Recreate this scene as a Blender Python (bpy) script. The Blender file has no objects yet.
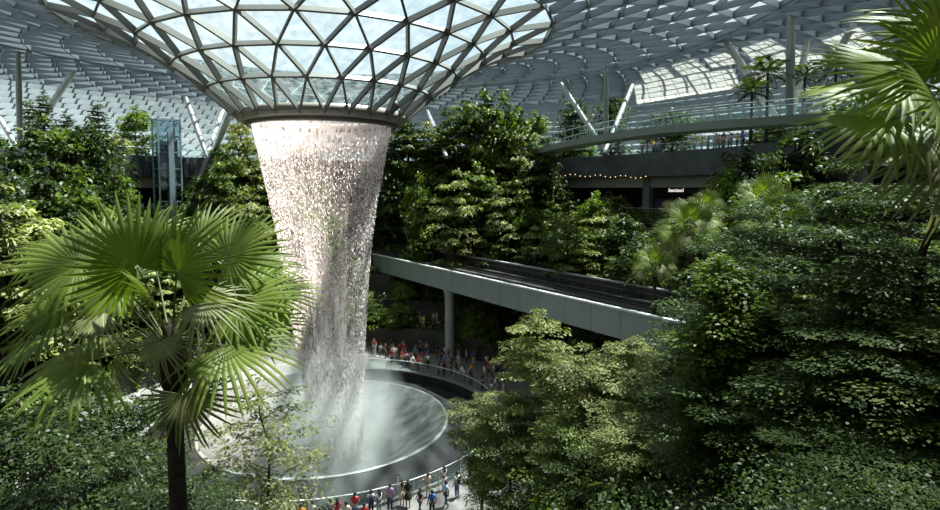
import bpy, math, random
import numpy as np
from mathutils import Vector, Matrix, Quaternion

random.seed(7)
rng = np.random.default_rng(7)
PI = math.pi
scene = bpy.context.scene
COL = scene.collection
R = math.radians

# ------------------------------------------------------------------ camera
W, H, F = 940.0, 510.0, 580.0
EYE = 19.2
PITCH = R(3.4)
HORIZON = 190.0
AXIS_Y = HORIZON + F * math.tan(PITCH)
cam_d = bpy.data.cameras.new('camera')
cam = bpy.data.objects.new('camera', cam_d)
COL.objects.link(cam)
cam_d.sensor_width = 36.0
cam_d.lens = F / W * 36.0
cam_d.shift_y = -(H / 2 - AXIS_Y) / W
cam_d.clip_start, cam_d.clip_end = 0.1, 1000
cam.location = (0, 0, EYE)
cam.rotation_euler = (PI / 2 - PITCH, 0, 0)
scene.camera = cam


def ray(px, py):
    cx, cy = (px - 470.0) / F, -(py - AXIS_Y) / F
    d = Vector((cx, math.cos(PITCH) + cy * math.sin(PITCH), -math.sin(PITCH) + cy * math.cos(PITCH)))
    return d / d.y


def P(px, py, depth):
    """the point that stands at this distance along the valley, seen in this direction"""
    return Vector((0, 0, EYE)) + ray(px, py) * depth


# ------------------------------------------------------------------ the place: valley axis, terrain and roof profile
CX, CY = -11.8, 47.0
STEPS = [21.5, 25.0, 28.5, 32.0, 35.5, 39.0]
STEP_H = [0, 2.7, 5.4, 8.1, 10.8, 13.4, 16.0]
UPPER = 23.4


def rad(x, y):
    return math.hypot(x - CX, y - CY)


def erad(x, y):
    dx, dy = x - CX, y - CY
    if dy < 0:
        dy *= 0.85
    return math.hypot(dx, dy)


def ground(x, y):
    r = erad(x, y)
    k = sum(1 for s in STEPS if r > s)
    return STEP_H[k]


PROF = [(6.2, 24.9), (8.5, 26.85), (10.7, 28.4), (12.9, 29.85), (15.2, 31.05), (18.2, 31.9), (22, 32.8), (27, 33.5), (33, 34.0), (40, 34.2),
        (48, 34.0), (56, 33.2), (64, 31.8), (72, 29.8), (80, 27.0), (87, 23.5), (93, 19.0), (97, 15.0)]
_pr, _pz = [p[0] for p in PROF], [p[1] for p in PROF]


def roof_z(r):
    return float(np.interp(r, _pr, _pz))


def roof_hit(px, py, under=0.0):
    d = ray(px, py)
    t = 20.0
    while t < 140:
        p = Vector((0, 0, EYE)) + d * t
        if p.z > roof_z(rad(p.x, p.y)) - under:
            return p
        t += 0.15
    return Vector((0, 0, EYE)) + d * 90


# ------------------------------------------------------------------ materials
def new_mat(name):
    m = bpy.data.materials.new(name)
    m.use_nodes = True
    m.node_tree.nodes.clear()
    return m, m.node_tree.nodes, m.node_tree.links


def pbr(name, col, rough=0.6, metal=0.0, noise=0.0, nscale=3.0, spec=0.5, bump=0.0, col2=None, stretch=None):
    m, N, L = new_mat(name)
    out = N.new('ShaderNodeOutputMaterial')
    b = N.new('ShaderNodeBsdfPrincipled')
    b.inputs['Roughness'].default_value = rough
    b.inputs['Metallic'].default_value = metal
    b.inputs['Specular IOR Level'].default_value = spec
    L.new(b.outputs[0], out.inputs[0])
    if noise > 0 or bump > 0:
        tc = N.new('ShaderNodeTexCoord')
        mp = N.new('ShaderNodeMapping')
        if stretch:
            mp.inputs['Scale'].default_value = stretch
        L.new(tc.outputs['Object'], mp.inputs[0])
        nz = N.new('ShaderNodeTexNoise')
        nz.inputs['Scale'].default_value = nscale
        nz.inputs['Detail'].default_value = 5
        L.new(mp.outputs[0], nz.inputs['Vector'])
        ramp = N.new('ShaderNodeValToRGB')
        c2 = col2 or tuple(c * (1 - noise) for c in col)
        ramp.color_ramp.elements[0].position, ramp.color_ramp.elements[1].position = 0.35, 0.68
        ramp.color_ramp.elements[0].color, ramp.color_ramp.elements[1].color = (*c2, 1), (*col, 1)
        L.new(nz.outputs['Fac'], ramp.inputs[0])
        L.new(ramp.outputs[0], b.inputs['Base Color'])
        if bump > 0:
            bp = N.new('ShaderNodeBump')
            bp.inputs['Strength'].default_value = bump
            L.new(nz.outputs['Fac'], bp.inputs['Height'])
            L.new(bp.outputs[0], b.inputs['Normal'])
    else:
        b.inputs['Base Color'].default_value = (*col, 1)
    return m


def leaf_mat(name, c1, c2, trans=0.35, rough=0.42, spec=0.5, tcol=None):
    """glossy leaf that lets some light through; every leaf has its own tone"""
    m, N, L = new_mat(name)
    out = N.new('ShaderNodeOutputMaterial')
    geo = N.new('ShaderNodeNewGeometry')
    oi = N.new('ShaderNodeObjectInfo')
    mix = N.new('ShaderNodeMix')
    mix.data_type = 'RGBA'
    mix.inputs[6].default_value, mix.inputs[7].default_value = (*c1, 1), (*c2, 1)
    L.new(geo.outputs['Random Per Island'], mix.inputs[0])
    hsv = N.new('ShaderNodeHueSaturation')
    mr = N.new('ShaderNodeMapRange')
    mr.inputs[3].default_value, mr.inputs[4].default_value = 0.75, 1.25
    L.new(oi.outputs['Random'], mr.inputs[0])
    L.new(mr.outputs[0], hsv.inputs['Value'])
    L.new(mix.outputs[2], hsv.inputs['Color'])
    b = N.new('ShaderNodeBsdfPrincipled')
    b.inputs['Roughness'].default_value = rough
    b.inputs['Specular IOR Level'].default_value = spec
    L.new(hsv.outputs[0], b.inputs['Base Color'])
    tr = N.new('ShaderNodeBsdfTranslucent')
    tm = N.new('ShaderNodeMix')
    tm.data_type = 'RGBA'
    tm.blend_type = 'MULTIPLY'
    tm.inputs[0].default_value = 1.0
    tm.inputs[7].default_value = (*(tcol or (1.5, 1.7, 0.5)), 1)
    L.new(hsv.outputs[0], tm.inputs[6])
    L.new(tm.outputs[2], tr.inputs['Color'])
    ms = N.new('ShaderNodeMixShader')
    ms.inputs[0].default_value = trans
    L.new(b.outputs[0], ms.inputs[1])
    L.new(tr.outputs[0], ms.inputs[2])
    L.new(ms.outputs[0], out.inputs[0])
    return m


def roof_glass(name, tint, haze, hazecol, nscale=0.6, spread=0.12, gloss=0.06, grough=0.12):
    m, N, L = new_mat(name)
    out = N.new('ShaderNodeOutputMaterial')
    t = N.new('ShaderNodeBsdfTransparent')
    t.inputs[0].default_value = (*tint, 1)
    d = N.new('ShaderNodeBsdfTranslucent')
    d.inputs[0].default_value = (*hazecol, 1)
    d2 = N.new('ShaderNodeBsdfDiffuse')
    d2.inputs[0].default_value = (*hazecol, 1)
    md = N.new('ShaderNodeMixShader')
    md.inputs[0].default_value = 0.5
    L.new(d.outputs[0], md.inputs[1])
    L.new(d2.outputs[0], md.inputs[2])
    tc = N.new('ShaderNodeTexCoord')
    nz = N.new('ShaderNodeTexNoise')
    nz.inputs['Scale'].default_value = nscale
    nz.inputs['Detail'].default_value = 6
    L.new(tc.outputs['Object'], nz.inputs['Vector'])
    mr = N.new('ShaderNodeMapRange')
    mr.inputs[1].default_value, mr.inputs[2].default_value = 0.35, 0.65
    mr.inputs[3].default_value, mr.inputs[4].default_value = max(0, haze - spread), min(1, haze + spread)
    L.new(nz.outputs['Fac'], mr.inputs[0])
    ms = N.new('ShaderNodeMixShader')
    L.new(mr.outputs[0], ms.inputs[0])
    L.new(t.outputs[0], ms.inputs[1])
    L.new(md.outputs[0], ms.inputs[2])
    g = N.new('ShaderNodeBsdfGlossy')
    g.inputs['Roughness'].default_value = grough
    g.inputs[0].default_value = (0.9, 0.95, 1, 1)
    m2 = N.new('ShaderNodeMixShader')
    m2.inputs[0].default_value = gloss
    L.new(ms.outputs[0], m2.inputs[1])
    L.new(g.outputs[0], m2.inputs[2])
    L.new(m2.outputs[0], out.inputs[0])
    return m


def water_mat(name, col, a_lo, a_hi, scale, stretch, lo=0.4, hi=0.62, trans=0.5, zfade=None):
    """falling or drifting water: white scattering water broken up by gaps that run with the fall"""
    m, N, L = new_mat(name)
    out = N.new('ShaderNodeOutputMaterial')
    tc = N.new('ShaderNodeTexCoord')
    mp = N.new('ShaderNodeMapping')
    mp.inputs['Scale'].default_value = stretch
    L.new(tc.outputs['Object'], mp.inputs[0])
    nz = N.new('ShaderNodeTexNoise')
    nz.inputs['Scale'].default_value = scale
    nz.inputs['Detail'].default_value = 3
    L.new(mp.outputs[0], nz.inputs['Vector'])
    mr = N.new('ShaderNodeMapRange')
    mr.inputs[1].default_value, mr.inputs[2].default_value = lo, hi
    mr.inputs[3].default_value, mr.inputs[4].default_value = a_lo, a_hi
    L.new(nz.outputs['Fac'], mr.inputs[0])
    fac = mr.outputs[0]
    if zfade:
        sx = N.new('ShaderNodeSeparateXYZ')
        L.new(tc.outputs['Object'], sx.inputs[0])
        cr = N.new('ShaderNodeValToRGB')
        z0, z1, stops = zfade
        zr = N.new('ShaderNodeMapRange')
        zr.inputs[1].default_value, zr.inputs[2].default_value = z0, z1
        L.new(sx.outputs[2], zr.inputs[0])
        els = cr.color_ramp.elements
        while len(els) < len(stops):
            els.new(0.5)
        for e, (p, v) in zip(els, stops):
            e.position, e.color = p, (v, v, v, 1)
        L.new(zr.outputs[0], cr.inputs[0])
        mu = N.new('ShaderNodeMath')
        mu.operation = 'MULTIPLY'
        mu.use_clamp = True
        L.new(fac, mu.inputs[0])
        L.new(cr.outputs[0], mu.inputs[1])
        fac = mu.outputs[0]
    t = N.new('ShaderNodeBsdfTransparent')
    d = N.new('ShaderNodeBsdfDiffuse')
    d.inputs[0].default_value = (*col, 1)
    s = N.new('ShaderNodeBsdfTranslucent')
    s.inputs[0].default_value = (*col, 1)
    a = N.new('ShaderNodeMixShader')
    a.inputs[0].default_value = trans
    L.new(d.outputs[0], a.inputs[1])
    L.new(s.outputs[0], a.inputs[2])
    b = N.new('ShaderNodeMixShader')
    L.new(fac, b.inputs[0])
    L.new(t.outputs[0], b.inputs[1])
    L.new(a.outputs[0], b.inputs[2])
    L.new(b.outputs[0], out.inputs[0])
    return m


def emit(name, col, s):
    m, N, L = new_mat(name)
    out = N.new('ShaderNodeOutputMaterial')
    e = N.new('ShaderNodeEmission')
    e.inputs[0].default_value = (*col, 1)
    e.inputs[1].default_value = s
    L.new(e.outputs[0], out.inputs[0])
    return m


def clear_glass(name, tint, refl=0.08):
    m, N, L = new_mat(name)
    out = N.new('ShaderNodeOutputMaterial')
    t = N.new('ShaderNodeBsdfTransparent')
    t.inputs[0].default_value = (*tint, 1)
    g = N.new('ShaderNodeBsdfGlossy')
    g.inputs['Roughness'].default_value = 0.05
    s = N.new('ShaderNodeMixShader')
    s.inputs[0].default_value = refl
    L.new(t.outputs[0], s.inputs[1])
    L.new(g.outputs[0], s.inputs[2])
    L.new(s.outputs[0], out.inputs[0])
    return m


M = {}
M['steel'] = pbr('painted_steel', (0.11, 0.107, 0.097), 0.45, 0.0, spec=0.5)
M['strut'] = pbr('strut_steel', (0.38, 0.39, 0.39), 0.35, 0.1)
M['strut_green'] = pbr('green_grey_steel', (0.25, 0.27, 0.24), 0.4, 0.1)
M['glass_funnel'] = roof_glass('funnel_glass', (0.60, 0.73, 0.77), 0.06, (0.6, 0.7, 0.74), nscale=1.6, spread=0.06)
M['glass_roof'] = roof_glass('fritted_roof_glass', (0.46, 0.54, 0.59), 0.30, (0.20, 0.25, 0.29), spread=0.05)
M['bronze'] = pbr('bronze_rim', (0.30, 0.27, 0.24), 0.35, 0.3, noise=0.15)
M['bronze_dark'] = pbr('bronze_dark', (0.10, 0.09, 0.085), 0.4, 0.3)
M['soil'] = pbr('terrace_soil', (0.035, 0.032, 0.022), 0.9, noise=0.5, nscale=1.5, bump=0.4)
M['rock'] = pbr('terrace_rock', (0.060, 0.056, 0.048), 0.85, noise=0.5, nscale=0.9, bump=0.5)
M['paving'] = pbr('pale_paving', (0.21, 0.20, 0.185), 0.65, noise=0.22, nscale=2.0)
M['moat'] = pbr('wet_dark_stone', (0.028, 0.031, 0.031), 0.7, spec=0.2, noise=0.4, nscale=1.2, bump=0.15)
M['kerb'] = pbr('kerb_stone', (0.22, 0.23, 0.22), 0.5, noise=0.2)
M['concrete'] = pbr('grey_concrete', (0.17, 0.18, 0.18), 0.8, noise=0.3, nscale=0.7)
M['concrete_dark'] = pbr('dark_concrete', (0.085, 0.095, 0.098), 0.8, noise=0.35, nscale=0.8)
M['concrete_pale'] = pbr('pale_concrete', (0.34, 0.35, 0.34), 0.75, noise=0.15, nscale=0.8)
M['girder'] = pbr('girder_paint', (0.25, 0.285, 0.275), 0.55, noise=0.12, nscale=0.5)
M['white'] = pbr('white_paint', (0.62, 0.63, 0.62), 0.4)
M['track'] = pbr('track_bed', (0.045, 0.042, 0.040), 0.7, noise=0.4, nscale=1.4)
M['rail_metal'] = pbr('rail_metal', (0.20, 0.19, 0.18), 0.35, 0.7)
M['rail_glass'] = clear_glass('railing_glass', (0.80, 0.90, 0.88))
M['lift_glass'] = clear_glass('lift_glass', (0.62, 0.75, 0.80), 0.12)
M['lift_steel'] = pbr('lift_steel', (0.26, 0.33, 0.37), 0.4, 0.3)
M['black'] = pbr('black_paint', (0.015, 0.015, 0.017), 0.5)
M['interior'] = pbr('dark_interior', (0.03, 0.027, 0.024), 0.8, noise=0.5, nscale=0.8)
M['sign_white'] = emit('lit_lettering', (1, 0.97, 0.92), .75)
M['bulb'] = emit('warm_bulb', (1.0, 0.72, 0.35), 2.0)
M['shade'] = None
M['red'] = pbr('red_paint', (0.45, 0.05, 0.03), 0.6)
M['trunk'] = pbr('bark', (0.050, 0.038, 0.028), 0.9, noise=0.5, nscale=6.0, bump=0.5, stretch=(1, 1, 0.25))
M['palm_trunk'] = pbr('palm_bark', (0.065, 0.046, 0.034), 0.9, noise=0.6, nscale=5.0, bump=0.8, stretch=(1, 1, 2.5))
M['fibre'] = pbr('palm_fibre', (0.040, 0.024, 0.017), 0.95, noise=0.6, nscale=9.0, bump=0.9)
M['petiole'] = pbr('palm_petiole', (0.12, 0.13, 0.045), 0.5)
M['frond'] = leaf_mat('palm_leaf', (0.100, 0.155, 0.018), (0.225, 0.265, 0.060), trans=0.45, rough=0.46, spec=0.35)
M['frond_old'] = leaf_mat('old_palm_leaf', (0.16, 0.18, 0.07), (0.30, 0.30, 0.14), trans=0.35, rough=0.45, spec=0.4, tcol=(1.2, 1.25, .7))
M['leaf_dark'] = leaf_mat('leaf_dark', (0.022, 0.040, 0.011), (0.062, 0.090, 0.020), trans=0.28, rough=0.45, spec=0.28)
M['leaf_mid'] = leaf_mat('leaf_mid', (0.056, 0.088, 0.018), (0.145, 0.180, 0.042), trans=0.35, rough=.5, spec=.35)
M['leaf_pale'] = leaf_mat('leaf_pale', (0.120, 0.145, 0.045), (0.290, 0.290, 0.120), trans=0.32, rough=.5, spec=.35)
M['leaf_bright'] = leaf_mat('leaf_bright', (0.080, 0.130, 0.018), (0.180, 0.235, 0.042), trans=0.42, rough=.5, spec=.35)
M['leaf_yellow'] = leaf_mat('leaf_yellow', (0.16, 0.16, 0.025), (0.26, 0.24, 0.04), trans=0.40)
M['leaf_conifer'] = leaf_mat('leaf_conifer', (0.034, 0.064, 0.022), (0.075, 0.115, 0.036), trans=0.25, rough=.55, spec=.3)


# ------------------------------------------------------------------ mesh helpers
def mesh_np(name, V, Q, mats, midx=None, smooth=False):
    """a mesh from arrays: V (n,3), Q (m,4) or (m,3)"""
    V = np.asarray(V, dtype=np.float32)
    Q = np.asarray(Q, dtype=np.int32)
    me = bpy.data.meshes.new(name)
    n, k = Q.shape
    me.vertices.add(len(V))
    me.vertices.foreach_set('co', V.ravel())
    me.loops.add(n * k)
    me.loops.foreach_set('vertex_index', Q.ravel())
    me.polygons.add(n)
    me.polygons.foreach_set('loop_start', np.arange(0, n * k, k, dtype=np.int32))
    me.polygons.foreach_set('loop_total', np.full(n, k, dtype=np.int32))
    if midx is not None:
        me.polygons.foreach_set('material_index', np.asarray(midx, dtype=np.int32))
    for m in mats:
        me.materials.append(m)
    me.update(calc_edges=True)
    if smooth:
        me.polygons.foreach_set('use_smooth', np.ones(n, dtype=bool))
    return me


class MB:
    """collects shapes and makes ONE mesh of them"""

    def __init__(s):
        s.v, s.f, s.m, s.sm = [], [], [], []

    def add(s, vs, fs, mi=0, smooth=False):
        b = len(s.v)
        s.v.extend(tuple(v) for v in vs)
        for f in fs:
            s.f.append(tuple(b + i for i in f))
            s.m.append(mi)
            s.sm.append(smooth)

    def hexa(s, c, mi=0):
        s.add(c, [(0, 3, 2, 1), (4, 5, 6, 7), (0, 1, 5, 4), (1, 2, 6, 5), (2, 3, 7, 6), (3, 0, 4, 7)], mi)

    def box(s, lo, hi, mi=0):
        x0, y0, z0 = lo
        x1, y1, z1 = hi
        s.hexa([(x0, y0, z0), (x1, y0, z0), (x1, y1, z0), (x0, y1, z0), (x0, y0, z1), (x1, y0, z1), (x1, y1, z1), (x0, y1, z1)], mi)

    def beam(s, p, q, n, w, d, mi=0):
        """a bar from p to q, w wide, hanging d below along -n"""
        p, q, n = Vector(p), Vector(q), Vector(n)
        side = (q - p).cross(n)
        if side.length < 1e-6:
            return
        side = side.normalized() * (w / 2)
        dn = n.normalized() * d
        s.hexa([p - side - dn, p + side - dn, q + side - dn, q - side - dn, p - side, p + side, q + side, q - side], mi)

    def tube(s, pts, radii, sides=8, mi=0, caps=True, smooth=True):
        pts = [Vector(p) for p in pts]
        if not hasattr(radii, '__len__'):
            radii = [radii] * len(pts)
        rings = []
        up = Vector((0, 0, 1))
        for i, p in enumerate(pts):
            t = (pts[min(i + 1, len(pts) - 1)] - pts[max(i - 1, 0)]).normalized()
            ref = up if abs(t.dot(up)) < 0.95 else Vector((1, 0, 0))
            a = t.cross(ref).normalized()
            b = t.cross(a)
            rings.append([p + (a * math.cos(2 * PI * k / sides) + b * math.sin(2 * PI * k / sides)) * radii[i] for k in range(sides)])
        vs = [v for r in rings for v in r]
        fs = []
        for i in range(len(pts) - 1):
            for k in range(sides):
                k2 = (k + 1) % sides
                fs.append((i * sides + k, i * sides + k2, (i + 1) * sides + k2, (i + 1) * sides + k))
        s.add(vs, fs, mi, smooth)
        if caps:
            b = len(s.v) - len(vs)
            s.f.append(tuple(b + k for k in reversed(range(sides))))
            s.f.append(tuple(b + (len(pts) - 1) * sides + k for k in range(sides)))
            s.m += [mi, mi]
            s.sm += [False, False]

    def lathe(s, prof, cx=0, cy=0, n=96, a0=0.0, a1=2 * PI, mi=0, smooth=True, squash=False):
        full = abs(a1 - a0 - 2 * PI) < 1e-6
        na = n if full else n + 1
        vs, fs = [], []
        for i in range(na):
            a = a0 + (a1 - a0) * i / n
            c, si = math.cos(a), math.sin(a)
            if squash and si < 0:
                si /= 0.85
            for r, z in prof:
                vs.append((cx + r * c, cy + r * si, z))
        k = len(prof)
        for i in range(n):
            j = (i + 1) % na
            for q in range(k - 1):
                fs.append((i * k + q, j * k + q, j * k + q + 1, i * k + q + 1))
        s.add(vs, fs, mi, smooth)

    def ball(s, c, r, seg=8, rings=6, mi=0):
        c = Vector(c)
        rr = r if hasattr(r, '__len__') else (r, r, r)
        vs, fs = [], []
        for i in range(rings + 1):
            t = PI * i / rings
            for k in range(seg):
                a = 2 * PI * k / seg
                vs.append((c.x + rr[0] * math.sin(t) * math.cos(a), c.y + rr[1] * math.sin(t) * math.sin(a), c.z + rr[2] * math.cos(t)))
        for i in range(rings):
            for k in range(seg):
                k2 = (k + 1) % seg
                fs.append((i * seg + k, (i + 1) * seg + k, (i + 1) * seg + k2, i * seg + k2))
        s.add(vs, fs, mi, True)

    def mesh(s, name, mats):
        me = bpy.data.meshes.new(name)
        me.from_pydata(s.v, [], s.f)
        for m in (mats if isinstance(mats, (list, tuple)) else [mats]):
            me.materials.append(m)
        me.polygons.foreach_set('material_index', s.m)
        me.polygons.foreach_set('use_smooth', s.sm)
        me.update()
        return me

    def build(s, name, mats, parent=None):
        return link(name, s.mesh(name, mats), parent)


def link(name, me, parent=None):
    o = bpy.data.objects.new(name, me)
    COL.objects.link(o)
    if parent is not None:
        o.parent = parent
    return o


def tag(o, label=None, cat=None, group=None, kind=None):
    if label:
        o['label'] = label
    if cat:
        o['category'] = cat
    if group:
        o['group'] = group
    if kind:
        o['kind'] = kind
    return o


def thing(name, label, cat, loc=(0, 0, 0), rz=0.0, group=None):
    o = bpy.data.objects.new(name, None)
    COL.objects.link(o)
    o.location = loc
    o.rotation_euler = (0, 0, rz)
    o.empty_display_size = 0.2
    return tag(o, label, cat, group)


def struct(o, label=None, cat=None):
    return tag(o, label, cat, kind='structure')


# ------------------------------------------------------------------ sky and sun
wd = bpy.data.worlds.new('world')
scene.world = wd
wd.use_nodes = True
N, L = wd.node_tree.nodes, wd.node_tree.links
N.clear()
wo = N.new('ShaderNodeOutputWorld')
bg = N.new('ShaderNodeBackground')
tc = N.new('ShaderNodeTexCoord')
sx = N.new('ShaderNodeSeparateXYZ')
L.new(tc.outputs['Generated'], sx.inputs[0])
cr = N.new('ShaderNodeValToRGB')
cr.color_ramp.elements[0].position, cr.color_ramp.elements[0].color = 0.0, (0.92, 0.97, 1.0, 1)
cr.color_ramp.elements[1].position, cr.color_ramp.elements[1].color = 0.8, (0.60, 0.80, 0.95, 1)
L.new(sx.outputs[2], cr.inputs[0])
nz = N.new('ShaderNodeTexNoise')
nz.inputs['Scale'].default_value = 2.2
nz.inputs['Detail'].default_value = 6
L.new(tc.outputs['Generated'], nz.inputs['Vector'])
c2 = N.new('ShaderNodeValToRGB')
c2.color_ramp.elements[0].position, c2.color_ramp.elements[1].position = 0.42, 0.62
L.new(nz.outputs['Fac'], c2.inputs[0])
mx = N.new('ShaderNodeMix')
mx.data_type = 'RGBA'
mx.inputs[7].default_value = (1.0, 1.0, 1.0, 1)
L.new(c2.outputs[0], mx.inputs[0])
L.new(cr.outputs[0], mx.inputs[6])
L.new(mx.outputs[2], bg.inputs[0])
bg.inputs[1].default_value = 0.95
L.new(bg.outputs[0], wo.inputs[0])

sun_d = bpy.data.lights.new('sun', 'SUN')
sun_d.energy = 28.0
sun_d.angle = R(1.8)
sun_d.color = (1.0, 0.935, 0.82)
sun = bpy.data.objects.new('sun', sun_d)
COL.objects.link(sun)
sun_dir = Vector((0.38, 0.14, 1.0)).normalized()      # towards the sun
sun.rotation_euler = sun_dir.to_track_quat('Z', 'Y').to_euler()
sun.location = (40, 60, 90)

# ------------------------------------------------------------------ glass roof
rings = [6.25, 8.5, 10.7, 12.9, 15.2, 18.2]
while rings[-1] < 94:
    rings.append(rings[-1] + 2.6)
zones = [(0, 5, 24), (5, 12, 48), (12, 18, 96), (18, len(rings) - 1, 192)]
lat = MB()
gl_in, gl_out, gl_edge = MB(), MB(), MB()


def node(k, i, n):
    a = 2 * PI * (i + 0.5 * (k % 2)) / n
    r = rings[k]
    return Vector((CX + r * math.cos(a), CY + r * math.sin(a), roof_z(r)))


def rnormal(p):
    r = rad(p.x, p.y)
    s = (roof_z(r + 0.6) - roof_z(r - 0.6)) / 1.2
    ux, uy = (p.x - CX) / r, (p.y - CY) / r
    return Vector((-s * ux, -s * uy, 1)).normalized()


for k0, k1, n in zones:
    for k in range(k0, k1 + 1):
        w, d = (0.15, 0.42) if n == 24 else (0.13, 0.55) if n == 48 else (0.09, 0.90) if n == 96 else (0.06, 0.26)
        for i in range(n):
            p = node(k, i, n)
            nn = rnormal(p)
            q = node(k, i + 1, n)
            mi = 0 if n < 40 else 1
            lat.beam(p, q, nn, w, 0.85 if n == 192 else d * 0.9, mi)
            if k % 1 == 0:
                e = 0.16 if n < 100 else 0.11
                c = p - nn * d * 0.5
                lat.add([c + Vector((e, 0, 0)), c + Vector((0, e, 0)), c - Vector((e, 0, 0)), c - Vector((0, e, 0)), c + nn * e * 1.6, c - nn * e * 2.2],
                        [(0, 1, 4), (1, 2, 4), (2, 3, 4), (3, 0, 4), (1, 0, 5), (2, 1, 5), (3, 2, 5), (0, 3, 5)])
            if k < k1:
                off = i if k % 2 == 0 else i + 1
                for j in (off - 1, off) if k % 2 == 0 else (off - 1, off):
                    lat.beam(p, node(k + 1, j, n), nn, w, d, mi)
                g = gl_in if n == 24 else gl_edge if n == 192 else gl_out
                a, b = node(k + 1, off - 1, n), node(k + 1, off, n)
                lift = nn * 0.03
                g.add([p + lift, b + lift, a + lift], [(0, 1, 2)])
                g.add([p + lift, q + lift, b + lift], [(0, 1, 2)])
roof = bpy.data.objects.new('ceiling', None)
COL.objects.link(roof)
struct(roof)
gl_in.build('funnel_glazing', M['glass_funnel'], roof)
gl_out.build('roof_glazing', M['glass_roof'], roof)
gl_edge.build('edge_glazing', roof_glass('edge_glass', (0.58, 0.66, 0.68), 0.12, (0.20, 0.245, 0.265)), roof)
lat.build('steel_lattice', [M['steel'], pbr('grey_blue_steel', (0.19, 0.22, 0.245), 0.45)], roof)

# rim of the oculus
rim = thing('oculus_rim', 'bronze grey ring at the foot of the glass funnel, water pouring from it', 'rim', (CX, CY, 0))
b = MB()
b.lathe([(6.50, 25.25), (6.66, 25.08), (6.66, 24.80), (6.40, 24.52), (6.0, 24.38), (6.0, 24.9), (6.15, 25.2), (6.50, 25.25)], n=96)
b.build('outer_ring', M['bronze'], rim)
b = MB()
b.lathe([(6.0, 24.9), (6.02, 24.36), (5.85, 24.16), (5.62, 24.10), (5.56, 24.9), (6.0, 24.9)], n=96)
b.build('inner_lip', M['bronze_dark'], rim)

# white sunshades hung under the glass
SH = pbr('white_sunshade', (0.80, 0.80, 0.78), 0.7)
m, N, L = new_mat('sunshade_cloth')
out = N.new('ShaderNodeOutputMaterial')
d = N.new('ShaderNodeBsdfDiffuse')
d.inputs[0].default_value = (0.75, 0.75, 0.74, 1)
t = N.new('ShaderNodeBsdfTranslucent')
t.inputs[0].default_value = (0.62, 0.61, 0.59, 1)
s = N.new('ShaderNodeMixShader')
s.inputs[0].default_value = 0.75
L.new(d.outputs[0], s.inputs[1])
L.new(t.outputs[0], s.inputs[2])
L.new(s.outputs[0], out.inputs[0])
M['shade'] = m
SQ = [
    ([(58, 215), (130, 195), (160, 225), (75, 245)], 'small white roof shade at the lower end of the upper row'),
    ([(150, 190), (215, 172), (260, 205), (180, 220)], 'small white roof shade, second up the upper row'),
    ([(245, 170), (310, 150), (365, 180), (270, 198)], 'small white roof shade, third up the upper row'),
    ([(355, 140), (440, 112), (490, 142), (385, 170)], 'small white roof shade at the top of the upper row, beside the upright strut'),
    ([(40, 247), (190, 224), (225, 275), (50, 305)], 'wide white roof shade at the lower end of the second row'),
    ([(195, 220), (330, 200), (355, 255), (232, 275)], 'wide white roof shade in the middle of the second row'),
    ([(375, 186), (480, 150), (505, 205), (405, 240)], 'white roof shade behind the slim feather palm and upright strut'),
    ([(505, 142), (590, 160), (640, 200), (520, 215)], 'white roof shade between upright strut and the leaning strut'),
    ([(590, 118), (700, 78), (785, 145), (650, 160)], 'square white roof shade above the round canopy'),
    ([(760, 65), (880, 25), (938, 60), (830, 100)], 'square white roof shade above the lamp mast'),
]
for q, lab in SQ:
    pts = [roof_hit(620 + x / 2.93, y / 2.93, 1.35) for x, y in q]
    c = sum(pts, Vector()) / 4
    o = thing('sunshade', lab, 'sunshade', c, 0, 'white shades under the glass roof')
    nn = rnormal(c)
    cb, fr = MB(), MB()
    n_ = 4
    grid = [[(pts[0] * (1 - u / n_) + pts[1] * (u / n_)) * (1 - v / n_) + (pts[3] * (1 - u / n_) + pts[2] * (u / n_)) * (v / n_) for u in range(n_ + 1)] for v in range(n_ + 1)]
    grid = [[p - c for p in row] for row in grid]
    for v in range(n_):
        for u in range(n_):
            a, b_, c_, d_ = grid[v][u], grid[v][u + 1], grid[v + 1][u + 1], grid[v + 1][u]
            cb.hexa([a - nn * .03, b_ - nn * .03, c_ - nn * .03, d_ - nn * .03, a, b_, c_, d_])
    for u in range(n_ + 1):
        for v in range(n_):
            fr.beam(grid[v][u] - nn * .03, grid[v + 1][u] - nn * .03, nn, 0.05, 0.05)
    for v in (0, 2, 4):
        for u in range(n_):
            fr.beam(grid[v][u] - nn * .03, grid[v][u + 1] - nn * .03, nn, 0.05, 0.05)
    cb.build('cloth', M['shade'], o)
    fr.build('shade_frame', M['white'], o)

# ------------------------------------------------------------------ ground, moat, terraces
b = MB()
b.lathe([(14.15, 0.0), (21.6, 0.0)], CX, CY, 120)
struct(b.build('floor_walkway', M['paving']))
b = MB()
b.lathe([(10.02, -3.5), (10.02, 0.14), (10.6, -0.12), (12.0, -0.72), (13.6, -0.95), (13.98, -0.95), (14.0, 0.12)], CX, CY, 120, smooth=False)
struct(b.build('floor_moat', M['moat']))
b = MB()
b.lathe([(13.98, 0.0), (13.98, 0.16), (14.22, 0.16), (14.22, 0.0)], CX, CY, 120, smooth=False)
struct(b.build('trim_1', M['kerb']))
b = MB()
prof = [(21.5, 0.0)]
for i, s in enumerate(STEPS):
    nxt = STEPS[i + 1] if i + 1 < len(STEPS) else 97
    b.lathe([(s, STEP_H[i] - 0.2), (s + 0.15, STEP_H[i + 1])], CX, CY, 160, mi=1, smooth=False, squash=True)
    b.lathe([(s + 0.15, STEP_H[i + 1]), (nxt, STEP_H[i + 1])], CX, CY, 160, mi=0, smooth=False, squash=True)
struct(b.build('terrace_ground', [M['soil'], M['rock']]))
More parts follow.
